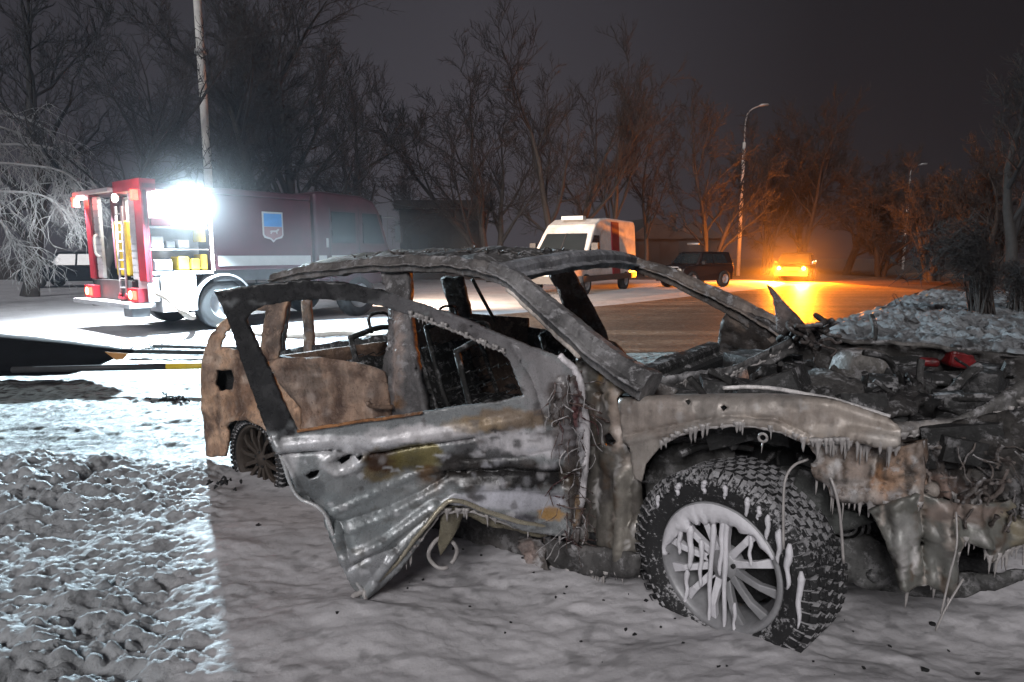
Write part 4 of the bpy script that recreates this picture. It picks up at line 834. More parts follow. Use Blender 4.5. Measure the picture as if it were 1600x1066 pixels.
# --- wheels
M['tyre'] = frosted('frosted_tyre', (0.013, 0.013, 0.014), (0.36, 0.355, 0.365), 0.575, 0.1)
M['tyre_frost'] = simple('frosted_tyre_tread', (0.20, 0.195, 0.20), 0.8, 0, 0.6, 18, 0.5, 0.01)
M['alloy'] = simple('frosted_alloy', (0.30, 0.30, 0.31), 0.45, 0.2, 0.4, 9, 0.2, 0.005)
M['alloy_black'] = simple('burnt_alloy', (0.05, 0.038, 0.03), 0.7, 0.1, 0.5, 9, 0.3, 0.01)
def wheel(name, loc, rz, Rt, Rr, wd, tyre=True, alloy='alloy', foam=False, seed=0):
    w = empty(name, loc, rz); w.parent = car; rnd = random.Random(seed)
    h = wd / 2
    if tyre:
        mb = MB(); mb.lathe([(Rr, -h * 0.82), (Rr + 0.012, -h * 0.95), (Rr + (Rt - Rr) * 0.5, -h * 1.06), (Rt - 0.03, -h * 0.98), (Rt - 0.012, -h * 0.85), (Rt - 0.012, h * 0.85), (Rt - 0.03, h * .98), (Rr + (Rt - Rr) * 0.5, h * 1.06), (Rr, h * 0.82)], 72)
        ty = mb.build('tyre', M['tyre'], w, True)
        tb = MB(); fb = MB(); nb = 54
        for i in range(nb):
            for k, yy in enumerate((-0.86, -0.5, -0.14, 0.2, 0.55, 0.86)):
                a = 2 * math.pi * (i + 0.5 * (k % 2) + rnd.uniform(-.08, .08)) / nb; da = 2 * math.pi / nb * 0.33; sk = 0.25 * da * (1 if k % 2 else -1)
                wd_ = h * 0.14; r0, r1 = Rt - 0.016, Rt + 0.002
                out_ = 0.035 if k == 0 else 0
                vs = []
                for (aa, y_) in ((a - da + sk, yy * h - wd_ - out_ * 0.3), (a + da + sk, yy * h - wd_ - out_ * 0.3), (a + da - sk, yy * h + wd_), (a - da - sk, yy * h + wd_)):
                    vs.append((math.cos(aa) * r0, y_, math.sin(aa) * r0))
                for (aa, y_) in ((a - da * .9 + sk, yy * h - wd_ * .9), (a + da * .9 + sk, yy * h - wd_ * .9), (a + da * .9 - sk, yy * h + wd_ * .9), (a - da * .9 - sk, yy * h + wd_ * .9)):
                    vs.append((math.cos(aa) * r1, y_, math.sin(aa) * r1))
                fs = [(4, 5, 6, 7), (0, 1, 5, 4), (1, 2, 6, 5), (2, 3, 7, 6), (3, 0, 4, 7)]
                (fb if (math.sin(a) > 0.30 and rnd.random() < 0.75 * math.sin(a) and False) else tb).add(vs, fs)
            # shoulder lugs on the sidewall
            a = 2 * math.pi * i / nb; da = 2 * math.pi / nb * 0.3
            vs = []
            for (r_, y_) in ((Rt - 0.012, -h * 0.87), (Rt - 0.055, -h * 1.035)):
                for s in (-1, 1): vs.append((math.cos(a + s * da) * r_, y_, math.sin(a + s * da) * r_))
            for (r_, y_) in ((Rt - 0.006, -h * 0.93), (Rt - 0.05, -h * 1.10)):
                for s in (-1, 1): vs.append((math.cos(a + s * da * .8) * r_, y_, math.sin(a + s * da * .8) * r_))
            tb.add(vs, [(4, 5, 7, 6), (0, 1, 5, 4), (1, 3, 7, 5), (3, 2, 6, 7), (2, 0, 4, 6)])
        o = tb.build('tread', M['tyre'], ty, kind='stuff')
    rim = MB(); y0 = -h * 0.80
    rim.lathe([(Rr + 0.004, y0 - 0.006), (Rr, y0 - 0.014), (Rr - 0.014, y0 - 0.010), (Rr - 0.020, y0 + 0.02), (Rr - 0.045, y0 + 0.06), (Rr - 0.05, h * 0.6), (Rr - 0.01, h * 0.8)], 72)
    ro = rim.build('rim', M[alloy], w, True); mod_solid(ro, 0.006)
    ns = 12
    sm = bpy.data.meshes.new('spoke'); s_ = MB()
    prof = [(0.045, 0.016, 0.018), (0.10, 0.013, 0.004), (Rr * 0.65, 0.0125, -0.004), (Rr - 0.02, 0.019, 0.010)]
    vs = []
    for (r_, hw, yo) in prof:
        vs += [(r_, y0 + yo, -hw), (r_, y0 + yo, hw), (r_, y0 + yo + 0.03, hw * 0.8), (r_, y0 + yo + 0.03, -hw * 0.8)]
    fs = []
    for i in range(len(prof) - 1):
        for j in range(4): fs.append((i * 4 + j, i * 4 + (j + 1) % 4, i * 4 + 4 + (j + 1) % 4, i * 4 + 4 + j))
    fs += [(3, 2, 1, 0), (12, 13, 14, 15)]
    sm.from_pydata(vs, [], fs); sm.materials.append(M[alloy]); sm.update(); sf_ = sm.copy(); sf_.materials.clear(); sf_.materials.append(M['foam'])
    for i in range(ns):
        an_ = -(2 * math.pi * (i + 0.25) / ns) % (2 * math.pi); so = bpy.data.objects.new('spoke', sf_ if foam and R(20) < an_ < R(265) else sm); COL.objects.link(so); so.parent = w; so.rotation_euler = (0, 2 * math.pi * (i + 0.25) / ns, 0)
        mod_bevel(so, 0.004, 2)
    hb = MB(); hb.lathe([(0.0, y0 + 0.002), (0.028, y0 + 0.002), (0.034, y0 + 0.008), (0.05, y0 + 0.012), (0.066, y0 + 0.022), (0.07, y0 + 0.06)], 32); ho = hb.build('hub', M[alloy], w, True)
    for i in range(5):
        a = 2 * math.pi * i / 5 + 0.3; MB().tube([(0.05 * math.cos(a), y0 + 0.006, 0.05 * math.sin(a)), (0.05 * math.cos(a), y0 + 0.03, 0.05 * math.sin(a))], 0.009, 6).build('wheel_nut', M['char'], ho, True)
    MB().lathe([(0.0, y0 + 0.10), (Rr * 0.72, y0 + 0.10), (Rr * 0.72, y0 + 0.125), (0.0, y0 + 0.125)], 40).build('brake_disc', M['char'], w, True)
    if foam:
        # frozen foam: a cap over the upper rim and thick runs straight down the spokes
        fm = MB()
        y1 = y0 - 0.012
        def wdt(a):
            t = (a - R(28)) / R(160); return (0.026 + 0.13 * max(0, math.sin(math.pi * min(1, t * 1.05))) ** 0.8 * (0.45 + 0.7 * t)) * (0.8 + 0.5 * mnoise.noise(Vector((a * 5, 0, 3))))
        r0 = Rr + 0.002; KA = 70
        for i in range(KA + 1):
            a = R(28) + R(160) * i / KA; ww = wdt(a) * 0.75
            for (r_, yy) in ((r0, y1 + 0.012), (r0 - 0.006, y1 - 0.006), (r0 - ww * .5, y1 - 0.010), (r0 - ww * .92, y1 - 0.004), (r0 - ww, y1 + 0.014)): fm.v.append(Vector((r_ * math.cos(a), yy + 0.004 * mnoise.noise(Vector((a * 12, r_ * 60, 0))), r_ * math.sin(a)))); fm.c.append((0, 0, 0, 0))
        fm.f = [(i * 5 + k, i * 5 + k + 1, i * 5 + k + 6, i * 5 + k + 5) for i in range(KA) for k in range(4)]
        fo = fm.build('foam_cap', M['foam'], w, True); mod_solid(fo, 0.004)
        runs = [(-0.165, 0.10, -0.01, .012), (-0.118, 0.12, -0.055, .015), (-0.070, 0.08, -0.105, .012), (-0.028, 0.17, -0.232, .012), (0.006, 0.19, -0.03, .014), (0.030, 0.20, -0.232, .013), (0.078, 0.17, -0.085, .010), (0.072, -0.11, -0.22, .009), (0.118, 0.16, 0.05, .009), (-0.128, -0.06, -0.20, .013), (-0.108, -0.05, -0.19, .009), (0.15, 0.155, 0.085, .008), (-0.045, 0.2, 0.0, .017), (-0.09, 0.18, 0.02, .018)]
        for (x, z1_, z0_, wb) in runs[:6] + runs[7:10]:
            wb *= 0.72; k = 12; pts = []; rr = []
            for i in range(k):
                t = i / (k - 1); z = z1_ + (z0_ - z1_) * t
                pts.append((x + 0.010 * mnoise.noise(Vector((x * 40, t * 2.5, 0))), y1 + 0.004, z)); rr.append(wb * (1.2 - 0.5 * t) * (1 + 0.3 * mnoise.noise(Vector((x * 90, t * 4, 1)))) * (1.2 if i == k - 2 else 0.5 if i in (0, k - 1) else 1))
            MB().tube(curve(pts, 3), list(np.interp(np.linspace(0, 1, 3 * (k - 1) + 1), np.linspace(0, 1, k), rr)), 9).build('foam_run', M['foam'], w, True)
        for (a, l_, r_) in ((100, .05, .010), (70, .07, .009), (55, .09, .010), (45, .12, .011), (36, .16, .012), (120, .05, .010), (85, .05, .009), (20, .20, .010), (62, .05, .008), (140, .05, .008)):
            aa = R(a); k = 9; pts = []; rr = []
            for i in range(k):
                t = i / (k - 1); pts.append((math.cos(aa) * (Rt - 0.035) + 0.012 * mnoise.noise(Vector((a, t * 3, 0))), -h * 1.06 - 0.004, math.sin(aa) * (Rt - 0.035) - l_ * t)); rr.append(r_ * (1.2 - .6 * t) * (1 + .4 * mnoise.noise(Vector((a * 1.7, t * 4, 4)))) * (.4 if i in (0, k - 1) else 1))
            MB().tube(curve(pts, 2), list(np.interp(np.linspace(0, 1, 2 * (k - 1) + 1), np.linspace(0, 1, k), rr)), 7).build('foam_run', M['foam'], w, True)
    return w
# local +x forward, outer face towards -y
FWC = S(1142, 908, 0.10)
wheel('front_wheel', (FWC.x, 0.115, 0.36), R(-11), 0.362, 0.237, 0.25, True, 'alloy', True, 1)
RWC = S(404, 719, 0.06)
wheel('rear_wheel', (RWC.x, 0.15, RWC.z), 0, 0.30, 0.235, 0.23, True, 'alloy_black', False, 2)
wheel('far_front_wheel', (FWC.x, CARW - 0.10, 0.34), R(180 - 11), 0.35, 0.237, 0.24, True, 'alloy_black', False, 3)
wheel('far_rear_wheel', (RWC.x, CARW - 0.15, 0.28), R(180), 0.30, 0.235, 0.23, True, 'alloy_black', False, 4)

# soot flakes and burnt crumbs strewn on the foam round the wreck
mb = MB(); rnd = random.Random(303)
for i in range(330):
    x = rnd.uniform(-1.4, 1.6); y = rnd.uniform(1.15, 3.2)
    d = abs((x - CAR_O.x) * math.sin(CAR_RZ) * -1 + (y - CAR_O.y) * math.cos(CAR_RZ))
    if rnd.random() > math.exp(-d * 3.2): continue
    z = height_at(x, y); r_ = rnd.uniform(0.002, 0.009) * (1 if rnd.random() < 0.85 else 1.8); a = rnd.uniform(0, 6.28); k = rnd.randint(4, 6)
    top = [(x + r_ * math.cos(a + q * 6.28 / k) * rnd.uniform(.5, 1.2), y + r_ * math.sin(a + q * 6.28 / k) * rnd.uniform(.5, 1.2), z + rnd.uniform(0.001, 0.5 * r_ + 0.002)) for q in range(k)]
    bot = [(p[0], p[1], z - 0.006) for p in top]
    mb.add(top + bot, [tuple(range(k))] + [(q, (q + 1) % k, k + (q + 1) % k, k + q) for q in range(k)])
fl_o = mb.build('burnt_crumbs', M['char'], None, False, kind='stuff'); tag(fl_o, 'black soot flakes and burnt crumbs strewn on the foam')

# ------------------------------------------------------------------ vehicles and their lamps
def paint(name, c, rough=0.35, metal=0.0): return simple(name, c, rough, metal, 0.35, 2.5, 0.05)
M['red_paint'] = paint('red_engine_paint', (0.23, 0.012, 0.022), 0.35)
M['maroon'] = paint('dusky_red_paint', (0.042, 0.010, 0.016), 0.45)  # darker copy of the engine red, flank shade put into the colour
M['white_paint'] = paint('dirty_white_paint', (0.62, 0.60, 0.58), 0.4)
M['silver'] = simple('roller_shutter_silver', (0.34, 0.34, 0.35), 0.5, 0.3, 0.25, 4, 0.1)
M['black_rubber'] = simple('black_rubber', (0.015, 0.015, 0.016), 0.8, 0, 0.4, 6, 0.3)
M['dark_trim'] = simple('dark_trim', (0.03, 0.03, 0.032), 0.6, 0, 0.4, 6, 0.1)
M['glass'] = simple('dark_vehicle_glass', (0.02, 0.025, 0.028), 0.08, 0, 0.2, 3, 0)
M['yellow'] = simple('yellow_gear', (0.62, 0.43, 0.03), 0.5, 0, 0.25, 8, 0.1)
M['lime'] = simple('lime_gear', (0.45, 0.55, 0.05), 0.5, 0, 0.25, 8, 0.1)
M['locker_white'] = simple('locker_white', (0.72, 0.72, 0.74), 0.5, 0, 0.1, 5, 0)
M['stripe'] = simple('reflective_stripe', (0.42, 0.43, 0.43), 0.5, 0, 0.12, 4, 0)
M['shield_blue'] = simple('shield_blue', (0.05, 0.22, 0.50), 0.5, 0, 0.15, 8, 0)
M['shield_rose'] = simple('shield_rose', (0.20, 0.12, 0.13), 0.5, 0, 0.15, 8, 0)
M['tail_red'] = emis('tail_lamp_glow', (1.0, 0.05, 0.03), 9)
M['tail_amber'] = emis('brake_lamp_glow', (1.0, 0.22, 0.10), 14)
M['flood'] = emis('floodlight_glow', (0.82, 0.95, 1.0), 90)
M['led'] = emis('locker_strip_glow', (0.95, 0.98, 1.0), 14)
M['orange'] = emis('orange_headlamp_glow', (1.0, 0.40, 0.04), 40)
M['small_white'] = emis('small_white_lamp_glow', (1.0, 0.85, 0.7), 10)
M['dim_lamp'] = simple('lamp_glass', (0.5, 0.48, 0.44), 0.15, 0.2, 0.2, 10, 0)
def lamp(name, kind, loc, energy, color, parent, radius=0.1, direction=None, angle=None, blend=0.5, size=None):
    d = bpy.data.lights.new(name, kind); d.energy = energy; d.color = color
    if kind in ('POINT', 'SPOT'): d.shadow_soft_size = radius
    if kind == 'SPOT': d.spot_size = R(angle); d.spot_blend = blend
    if kind == 'AREA': d.shape = 'RECTANGLE'; d.size, d.size_y = size
    o = bpy.data.objects.new(name, d); COL.objects.link(o); o.location = loc
    if direction is not None: o.rotation_euler = Vector(direction).to_track_quat('-Z', 'Y').to_euler()
    o.parent = parent; return o
def road_wheel(parent, x, y, r, w, face, name='wheel', hub='silver'):
    wo = empty(name, (x, y, r)); wo.parent = parent
    MB().lathe([(r * .58, -w / 2), (r * .8, -w / 2 * 1.05), (r * .97, -w / 2 * .9), (r, -w / 2 * .6), (r, w / 2 * .6), (r * .97, w / 2 * .9), (r * .8, w / 2 * 1.05), (r * .58, w / 2)], 32).build('tyre', M['black_rubber'], wo, True)
    f = face * w / 2
    MB().lathe([(0, f * .7), (r * .15, f * .72), (r * .2, f * .5), (r * .48, f * .45), (r * .56, f * .9), (r * .6, f * .95), (r * .6, -f * .5)], 24).build('rim', M[hub], wo, True)
    return wo

# --- fire engine: x forward, y = 0 on its right flank, which faces us
TO = Vector((-0.567 * 11.5, 11.5, 0)); TRZ = R(52)
fe = empty('fire_engine', TO, TRZ); tag(fe, 'red fire engine with lit open lockers and glaring floodlight on its side', 'fire engine')
TW = 2.6
b = MB()                                                     # superstructure as a shell round the lockers
b.box(0.0, 3.45, 0.62, TW - 0.62, 1.16, 2.62); b.box(1.22, 3.45, 0.0, 0.62, 1.16, 2.62); b.box(0.45, 3.45, TW - 0.62, TW, 1.16, 2.62)
b.box(0.0, 3.45, 0.0, TW, 2.624, 2.74); b.box(0.0, 0.09, 0.0, 0.34, 1.0, 2.62); b.box(0.0, 0.2, TW - 0.24, TW, 1.0, 2.62)
b.box(0.0, 1.22, 0.02, 0.62, 1.08, 1.156); b.box(0.6, 3.4, 0.3, TW - 0.3, 0.55, 1.156)
sh = MB()
sh.box(0.55, 3.45, 0.62, TW - 0.62, 1.16, 2.62); sh.box(1.22, 3.45, 0.0, 0.616, 1.16, 2.62); sh.box(0.45, 3.45, TW - 0.616, TW, 1.16, 2.62)
sh.box(0.0, 3.45, 0.0, TW, 2.624, 2.74); sh.box(0.0, 0.10, 0.0, 0.30, 0.96, 2.62); sh.box(0.0, 0.2, TW - 0.22, TW, 0.96, 2.62)
mod_bevel(sh.build('superstructure', M['maroon'], fe), 0.02)
MB().box(-0.012, 0.09, 0.0, 0.30, 0.99, 2.72).build('corner_post', M['red_paint'], fe); MB().box(-0.012, 0.18, TW - 0.22, TW + 0.01, 0.99, 2.72).build('corner_post', M['red_paint'], fe)
MB().box(-0.02, 0.25, 0.0, 1.15, 2.60, 2.80).build('roof_edge', M['red_paint'], fe); MB().box(-0.10, 0.25, 1.17, TW + 0.35, 2.63, 2.70).build('roof_gantry', M['silver'], fe)
MB().box(0.10, 1.22, 0.56, 0.616, 1.16, 2.62).build('locker_back', M['locker_white'], fe)
MB().box(0.10, 1.22, 0.012, 0.556, 1.10, 1.156).build('locker_floor', M['silver'], fe)
MB().box(1.195, 1.225, -0.02, 0.03, 1.16, 2.55).build('locker_edge', M['led'], fe)
for z in (1.55, 1.95): MB().box(0.10, 1.19, 0.10, 0.556, z, z + 0.02).build('locker_shelf', M['locker_white'], fe)
rnd = random.Random(8)
for i, (x, z, w_, h_, m_) in enumerate(((0.16, 1.58, .22, .22, 'locker_white'), (0.42, 1.58, .16, .14, 'silver'), (0.62, 1.17, .2, .26, 'yellow'), (0.86, 1.17, .16, .22, 'yellow'), (1.05, 1.17, .12, .3, 'yellow'), (0.2, 1.17, .3, .2, 'locker_white'), (1.06, 1.7, .1, .24, 'yellow'), (0.64, 1.58, .2, .16, 'locker_white'), (0.18, 1.98, .36, .14, 'red_paint'), (0.7, 1.98, .3, .2, 'locker_white'))):
    mod_bevel(MB().box(x, x + w_, 0.12, 0.45, z + 0.004, z + h_).build('gear_case', M[m_], fe), 0.02)
MB().box(0.22, 0.85, 0.02, 0.5, 0.42, 1.08).build('pump_locker', M['locker_white'], fe)
MB().box(0.22, 0.85, -0.02, 0.012, 0.42, 1.08).build('pump_locker_door', M['locker_white'], fe)
MB().box(0.0, 0.2, 0.01, 0.4, 0.62, 1.06).build('lower_panel', M['silver'], fe)
MB().box(-0.35, 0.10, -0.02, TW + 0.02, 0.52, 0.60).build('rear_step', M['silver'], fe)
MB().box(-0.30, 0.0, 0.0, 0.35, 0.36, 0.516).build('step_bracket', M['dark_trim'], fe)
MB().box(0.12, 1.2, 0.7, TW - 0.7, 0.45, 0.95).build('chassis', M['dark_trim'], fe)
MB().box(1.2, 5.4, 0.75, TW - 0.75, 0.5, 0.8).build('chassis', M['dark_trim'], fe)
# the lit rear bay
MB().box(0.50, 0.546, 0.62, TW - 0.62, 1.0, 2.6).build('rear_bay_back', M['locker_white'], fe)
mod_bevel(MB().box(0.16, 0.46, 1.15, 1.75, 1.05, 2.1).build('pump_panel', M['yellow'], fe), 0.03)
for y0_ in (0.36, 2.0): 
    q = MB().box(0.02, 0.07, y0_, y0_ + 0.26, 1.0, 2.58).build('shutter', M['silver'], fe)
    for k in range(12): MB().box(0.008, 0.019, y0_ + 0.01, y0_ + 0.25, 1.02 + k * 0.13, 1.13 + k * 0.13).build('slat', M['silver'], q)
ld = MB(); 
for y_ in (0.78, 1.04): ld.tube([(-0.06, y_, 0.72), (-0.04, y_, 2.35)], 0.022, 8)
lo = ld.build('ladder', M['silver'], fe, True)
for k in range(9): MB().tube([(-0.058 + .002 * k, 0.79, 0.85 + k * 0.17), (-0.058 + .002 * k, 1.03, 0.85 + k * 0.17)], 0.014, 6).build('rung', M['silver'], lo, True)
MB().tube(curve([(-0.06, 0.78, 0.74), (-0.09, 0.78, 0.66), (-0.09, 1.04, 0.66), (-0.06, 1.04, 0.74)], 4), 0.03, 8).build('grab_hoop', M['red_paint'], fe, True)
MB().tube(curve([(0.0, 2.1, 1.85), (-0.06, 2.1, 1.8), (-0.06, 2.1, 1.5), (-0.03, 2.0, 1.42)], 4), 0.025, 8).build('grab_rail', M['stripe'], fe, True)
MB().box(-0.05, 0.05, 0.55, TW - 0.55, 0.62, 0.98).build('rear_valance', M['dark_trim'], fe)
for y_, nm in ((0.05, 0), (TW - 0.50, 1)):
    t = MB().box(-0.16, 0.0, y_, y_ + 0.46, 0.62, 0.86).build('tail_lamp_housing', M['red_paint'], fe)
    MB().box(-0.175, -0.162, y_ + 0.05, y_ + 0.19, 0.66, 0.82).build('tail_lamp', M['tail_red'], t); MB().lathe([(0, -0.172), (0.075, -0.172), (0.08, -0.161)], 20, 'x', (0, y_ + 0.32, 0.74)).build('brake_lamp', M['tail_amber'], t)
    lamp('tail_lamp_light', 'POINT', (-0.3, y_ + 0.23, 0.74), 8, (1, .08, .04), fe, 0.05)
for y_ in (0.10, TW + 0.28): MB().box(-0.125, -0.03, y_ - 0.05, y_ + 0.05, 2.42, 2.60).build('marker_lamp', M['tail_red'], fe); lamp('marker_lamp_light', 'POINT', (-0.25, y_, 2.5), 14, (1, .06, .03), fe, 0.03)
MB().lathe([(0, -0.04), (0.07, -0.04), (0.08, 0.0), (0.03, 0.04)], 18, 'x', (-0.04, 1.0, 2.50)).build('work_lamp', M['led'], fe); lamp('work_lamp_light', 'SPOT', (-0.22, 1.0, 2.46), 2200, (.9, .96, 1), fe, 0.06, (-1, 0.0, -1.1), 130, 0.5)
MB().lathe([(0, -0.04), (0.08, -0.04), (0.09, 0.0), (0.03, 0.04)], 18, 'z', (-0.02, TW + 0.12, 2.60)).build('work_lamp', M['led'], fe); lamp('work_lamp_light', 'SPOT', (-0.02, TW + 0.14, 2.50), 3200, (.88, .96, 1), fe, 0.06, (0.05, 0.6, -1.0), 150, 0.4)
lamp('bay_light', 'AREA', (0.28, 1.3, 2.55), 60, (1, .97, .85), fe, direction=(0, 0, -1), size=(.3, 1.0))
lamp('locker_light', 'AREA', (0.65, 0.16, 2.60), 34, (.95, .98, 1), fe, direction=(0, 0.35, -1), size=(1.0, .12))
MB().box(0.14, 1.18, 0.10, 0.22, 2.602, 2.622).build('locker_strip', M['led'], fe)
lamp('pump_locker_light', 'POINT', (0.55, -0.32, 0.95), 30, (.95, .98, 1), fe, 0.08)
# floodlight head
FX = 0.62
fl = MB().box(FX - 0.22, FX + 0.22, -0.16, -0.02, 2.26, 2.58).build('floodlight', M['dark_trim'], fe)
MB().box(FX - 0.19, FX + 0.19, -0.175, -0.163, 2.29, 2.55).build('floodlight_glass', M['flood'], fl)
lamp('floodlight_beam', 'SPOT', (FX, -0.34, 2.44), 8500, (.68, .88, 1.0), fe, 0.10, (-0.2, -1.0, -0.6), 168, 0.10)
# stripes and shield on the flank
MB().box(1.32, 3.40, -0.012, -0.003, 1.24, 1.44).build('stripe', M['stripe'], fe)
sx, sz, sw = 2.52, 2.04, 0.235
shp = [(-1, 1.25), (1, 1.25), (1, -0.75), (0.85, -1.0), (0.25, -1.15), (0, -1.4), (-0.25, -1.15), (-0.85, -1.0), (-1, -0.75)]
so = MB().prism([(sx + a * sw, sz + c_ * sw) for a, c_ in shp], -0.012, -0.003).build('shield_badge', M['stripe'], fe)
MB().prism([(sx + a * sw * .86, sz + c_ * sw) for a, c_ in ((-1, 1.1), (1, 1.1), (1, -.02), (-1, -.02))], -0.018, -0.0135).build('shield_sky', M['shield_blue'], so)
MB().prism([(sx + a * sw * .86, sz + c_ * sw) for a, c_ in ((-1, -.05), (1, -.05), (1, -.72), (.8, -.88), (.25, -1.02), (0, -1.22), (-.25, -1.02), (-.8, -.88), (-1, -.72))], -0.018, -0.0135).build('shield_field', M['shield_rose'], so)
MB().prism([(sx + a * sw, sz + c_ * sw) for a, c_ in ((-.35, -.42), (-.2, -.36), (.25, -.34), (.45, -.2), (.6, -.22), (.5, -.38), (.38, -.44), (.4, -.66), (.3, -.66), (.26, -.5), (-.1, -.5), (-.2, -.66), (-.3, -.66), (-.26, -.5))], -0.023, -0.0185).build('shield_emblem', M['stripe'], so)
MB().box(1.22, 3.45, 0.02, 0.5, 0.95, 1.156).build('skirt', M['dark_trim'], fe)
# cab
cab = [(3.58, 0.75), (5.75, 0.75), (5.82, 1.35), (5.72, 1.65), (5.42, 2.50), (5.25, 2.72), (4.9, 2.82), (3.75, 2.85), (3.58, 2.8)]
mod_bevel(MB().prism(cab, 0.05, TW - 0.05).build('cab', M['maroon'], fe), 0.06, 3)
MB().box(3.46, 3.58, 0.3, TW - 0.3, 0.9, 2.6).build('cab_gap', M['dark_trim'], fe)
for (x0, x1) in ((3.66, 3.86), (4.0, 4.72), (4.86, 5.62)): MB().box(x0, x1, 0.036, 0.047, 1.24, 1.44).build('stripe', M['stripe'], fe)
for pl in ([(4.02, 1.72), (4.68, 1.72), (4.68, 2.42), (4.02, 2.42)], [(4.9, 1.72), (5.55, 1.72), (5.32, 2.42), (4.9, 2.42)]): MB().prism(pl, 0.030, 0.047).build('side_window', M['glass'], fe)
for x_ in (3.97, 4.78, 5.66): MB().box(x_, x_ + 0.012, 0.040, 0.048, 0.85, 2.5).build('door_gap', M['dark_trim'], fe)
MB().box(3.86, 3.9, 0.01, 0.04, 1.62, 1.82).build('door_handle', M['silver'], fe)
MB().prism([(0.15, 1.72), (TW - .15, 1.72), (TW - .25, 2.42), (.25, 2.42)], 5.60, 5.66, axis='x').build('windscreen', M['glass'], fe)
mr = MB(); mr.tube(curve([(5.5, 0.05, 2.35), (5.75, -0.15, 2.35), (5.8, -0.2, 2.1)], 4), 0.015, 6); mro = mr.build('mirror_arm', M['dark_trim'], fe, True); MB().box(5.76, 5.82, -0.32, -0.12, 1.75, 2.15).build('mirror', M['dark_trim'], mro)
for y_ in (0.3, TW - 0.6):
    MB().lathe([(0, 5.83), (0.13, 5.83), (0.15, 5.78)], 20, 'x', (0, y_ + .15, 0.95)).build('headlamp', M['small_white'], fe)
    lamp('headlamp_light', 'SPOT', (5.95, y_ + .15, 0.98), 6500, (1.0, .74, .56), fe, 0.08, (1, -0.10 , -0.05), 95, 0.9)
for x_, f_ in ((1.42, -1), (4.75, -1)): road_wheel(fe, x_, 0.20, 0.50, 0.30, f_)
for x_ in (1.42, 4.75): road_wheel(fe, x_, TW - 0.2, 0.50, 0.30, 1)
MB().lathe([(0.56, -0.2), (0.60, -0.2), (0.60, 0.2), (0.56, 0.2)], 24, 'y', (1.42, 0.2, 0.5), a0=0, a1=math.pi).build('wheel_arch', M['silver'], fe, True)

# --- generic lofted vehicle bodies
def loft(prof, half, name, mat, parent):
    n = len(prof); mb = MB(); v = []
    for s in (-1, 1): v += [(x, s * half(x, z), z) for x, z in prof]
    f = [tuple(reversed(range(n))), tuple(range(n, 2 * n))] + [(i, (i + 1) % n, n + (i + 1) % n, n + i) for i in range(n)]
    mb.add(v, f); o = mb.build(name, mat, parent); mod_bevel(o, 0.06, 3); return o
def side_quad(prof, half, s, name, mat, parent, out=0.012):
    mb = MB(); n = len(prof)
    v = [(x, s * (half(x, z) + out), z) for x, z in prof] + [(x, s * (half(x, z) - 0.02), z) for x, z in prof]
    mb.add(v, [tuple(range(n)), tuple(reversed(range(n, 2 * n)))] + [(i, n + i, n + (i + 1) % n, (i + 1) % n) for i in range(n)]); return mb.build(name, mat, parent)

# --- white van: nose at x = 0, body runs to +x (backwards)
vp = at(842, 455, 22.8); van = empty('white_van', (vp.x + 0.25, vp.y, 0), R(90 - 30))
van.scale = (1.12, 1.12, 1.08); tag(van, 'white high-roofed van with a red side band parked nose towards us', 'van')
vh = lambda x, z: (1.0 - 0.13 * max(0, (z - 1.15)) / 1.45) * (0.93 if x < 0.1 else 1.0)
loft([(0.02, 0.38), (0.0, 0.8), (0.08, 1.02), (0.30, 1.16), (0.95, 1.32), (1.55, 2.06), (1.85, 2.36), (2.3, 2.56), (3.0, 2.62), (5.6, 2.60), (5.74, 2.45), (5.78, 0.42)], vh, 'body', M['white_paint'], van)
mb = MB(); mb.add([(0.99, -.84, 1.37), (0.99, .84, 1.37), (1.52, .74, 2.03), (1.52, -.74, 2.03), (0.975, -.84, 1.385), (0.975, .84, 1.385), (1.505, .74, 2.045), (1.505, -.74, 2.045)], [(4, 5, 6, 7), (0, 1, 5, 4), (1, 2, 6, 5), (2, 3, 7, 6), (3, 0, 4, 7)]); ws = mb.build('windscreen', M['glass'], van)
MB().tube([(0.97, 0.0, 1.37), (1.495, 0, 2.04)], 0.025, 6).build('screen_bar', M['dark_trim'], ws)
for s in (-1, 1):
    side_quad([(1.15, 1.42), (2.05, 1.42), (2.05, 1.98), (1.62, 1.98)], vh, s, 'side_window', M['glass'], van)
    side_quad([(3.25, 0.55), (3.95, 0.55), (3.95, 2.5), (3.25, 2.5)], vh, s, 'red_band', M['red_paint'], van)
    side_quad([(0.6, 0.42), (5.6, 0.42), (5.6, 0.62), (0.6, 0.62)], vh, s, 'sill_cladding', M['dark_trim'], van, 0.02)
    MB().box(-0.012, 0.06, s * 0.60 - 0.16, s * 0.60 + 0.16, 0.78, 1.0).build('headlamp', M['dim_lamp'], van)
    mo = MB().box(1.2, 1.34, s * 1.02, s * 1.24, 1.40, 1.72).build('mirror', M['dark_trim'], van)
    for x_ in (1.0, 4.6): road_wheel(van, x_, s * 0.88, 0.34, 0.24, s)
MB().box(-0.03, 0.04, -0.42, 0.42, 0.72, 0.98).build('grille', M['dark_trim'], van); MB().box(-0.05, 0.05, -0.92, 0.92, 0.36, 0.62).build('bumper', M['dark_trim'], van)
MB().box(1.9, 2.15, -0.4, 0.4, 2.53, 2.66).build('roof_beacon', M['stripe'], van)

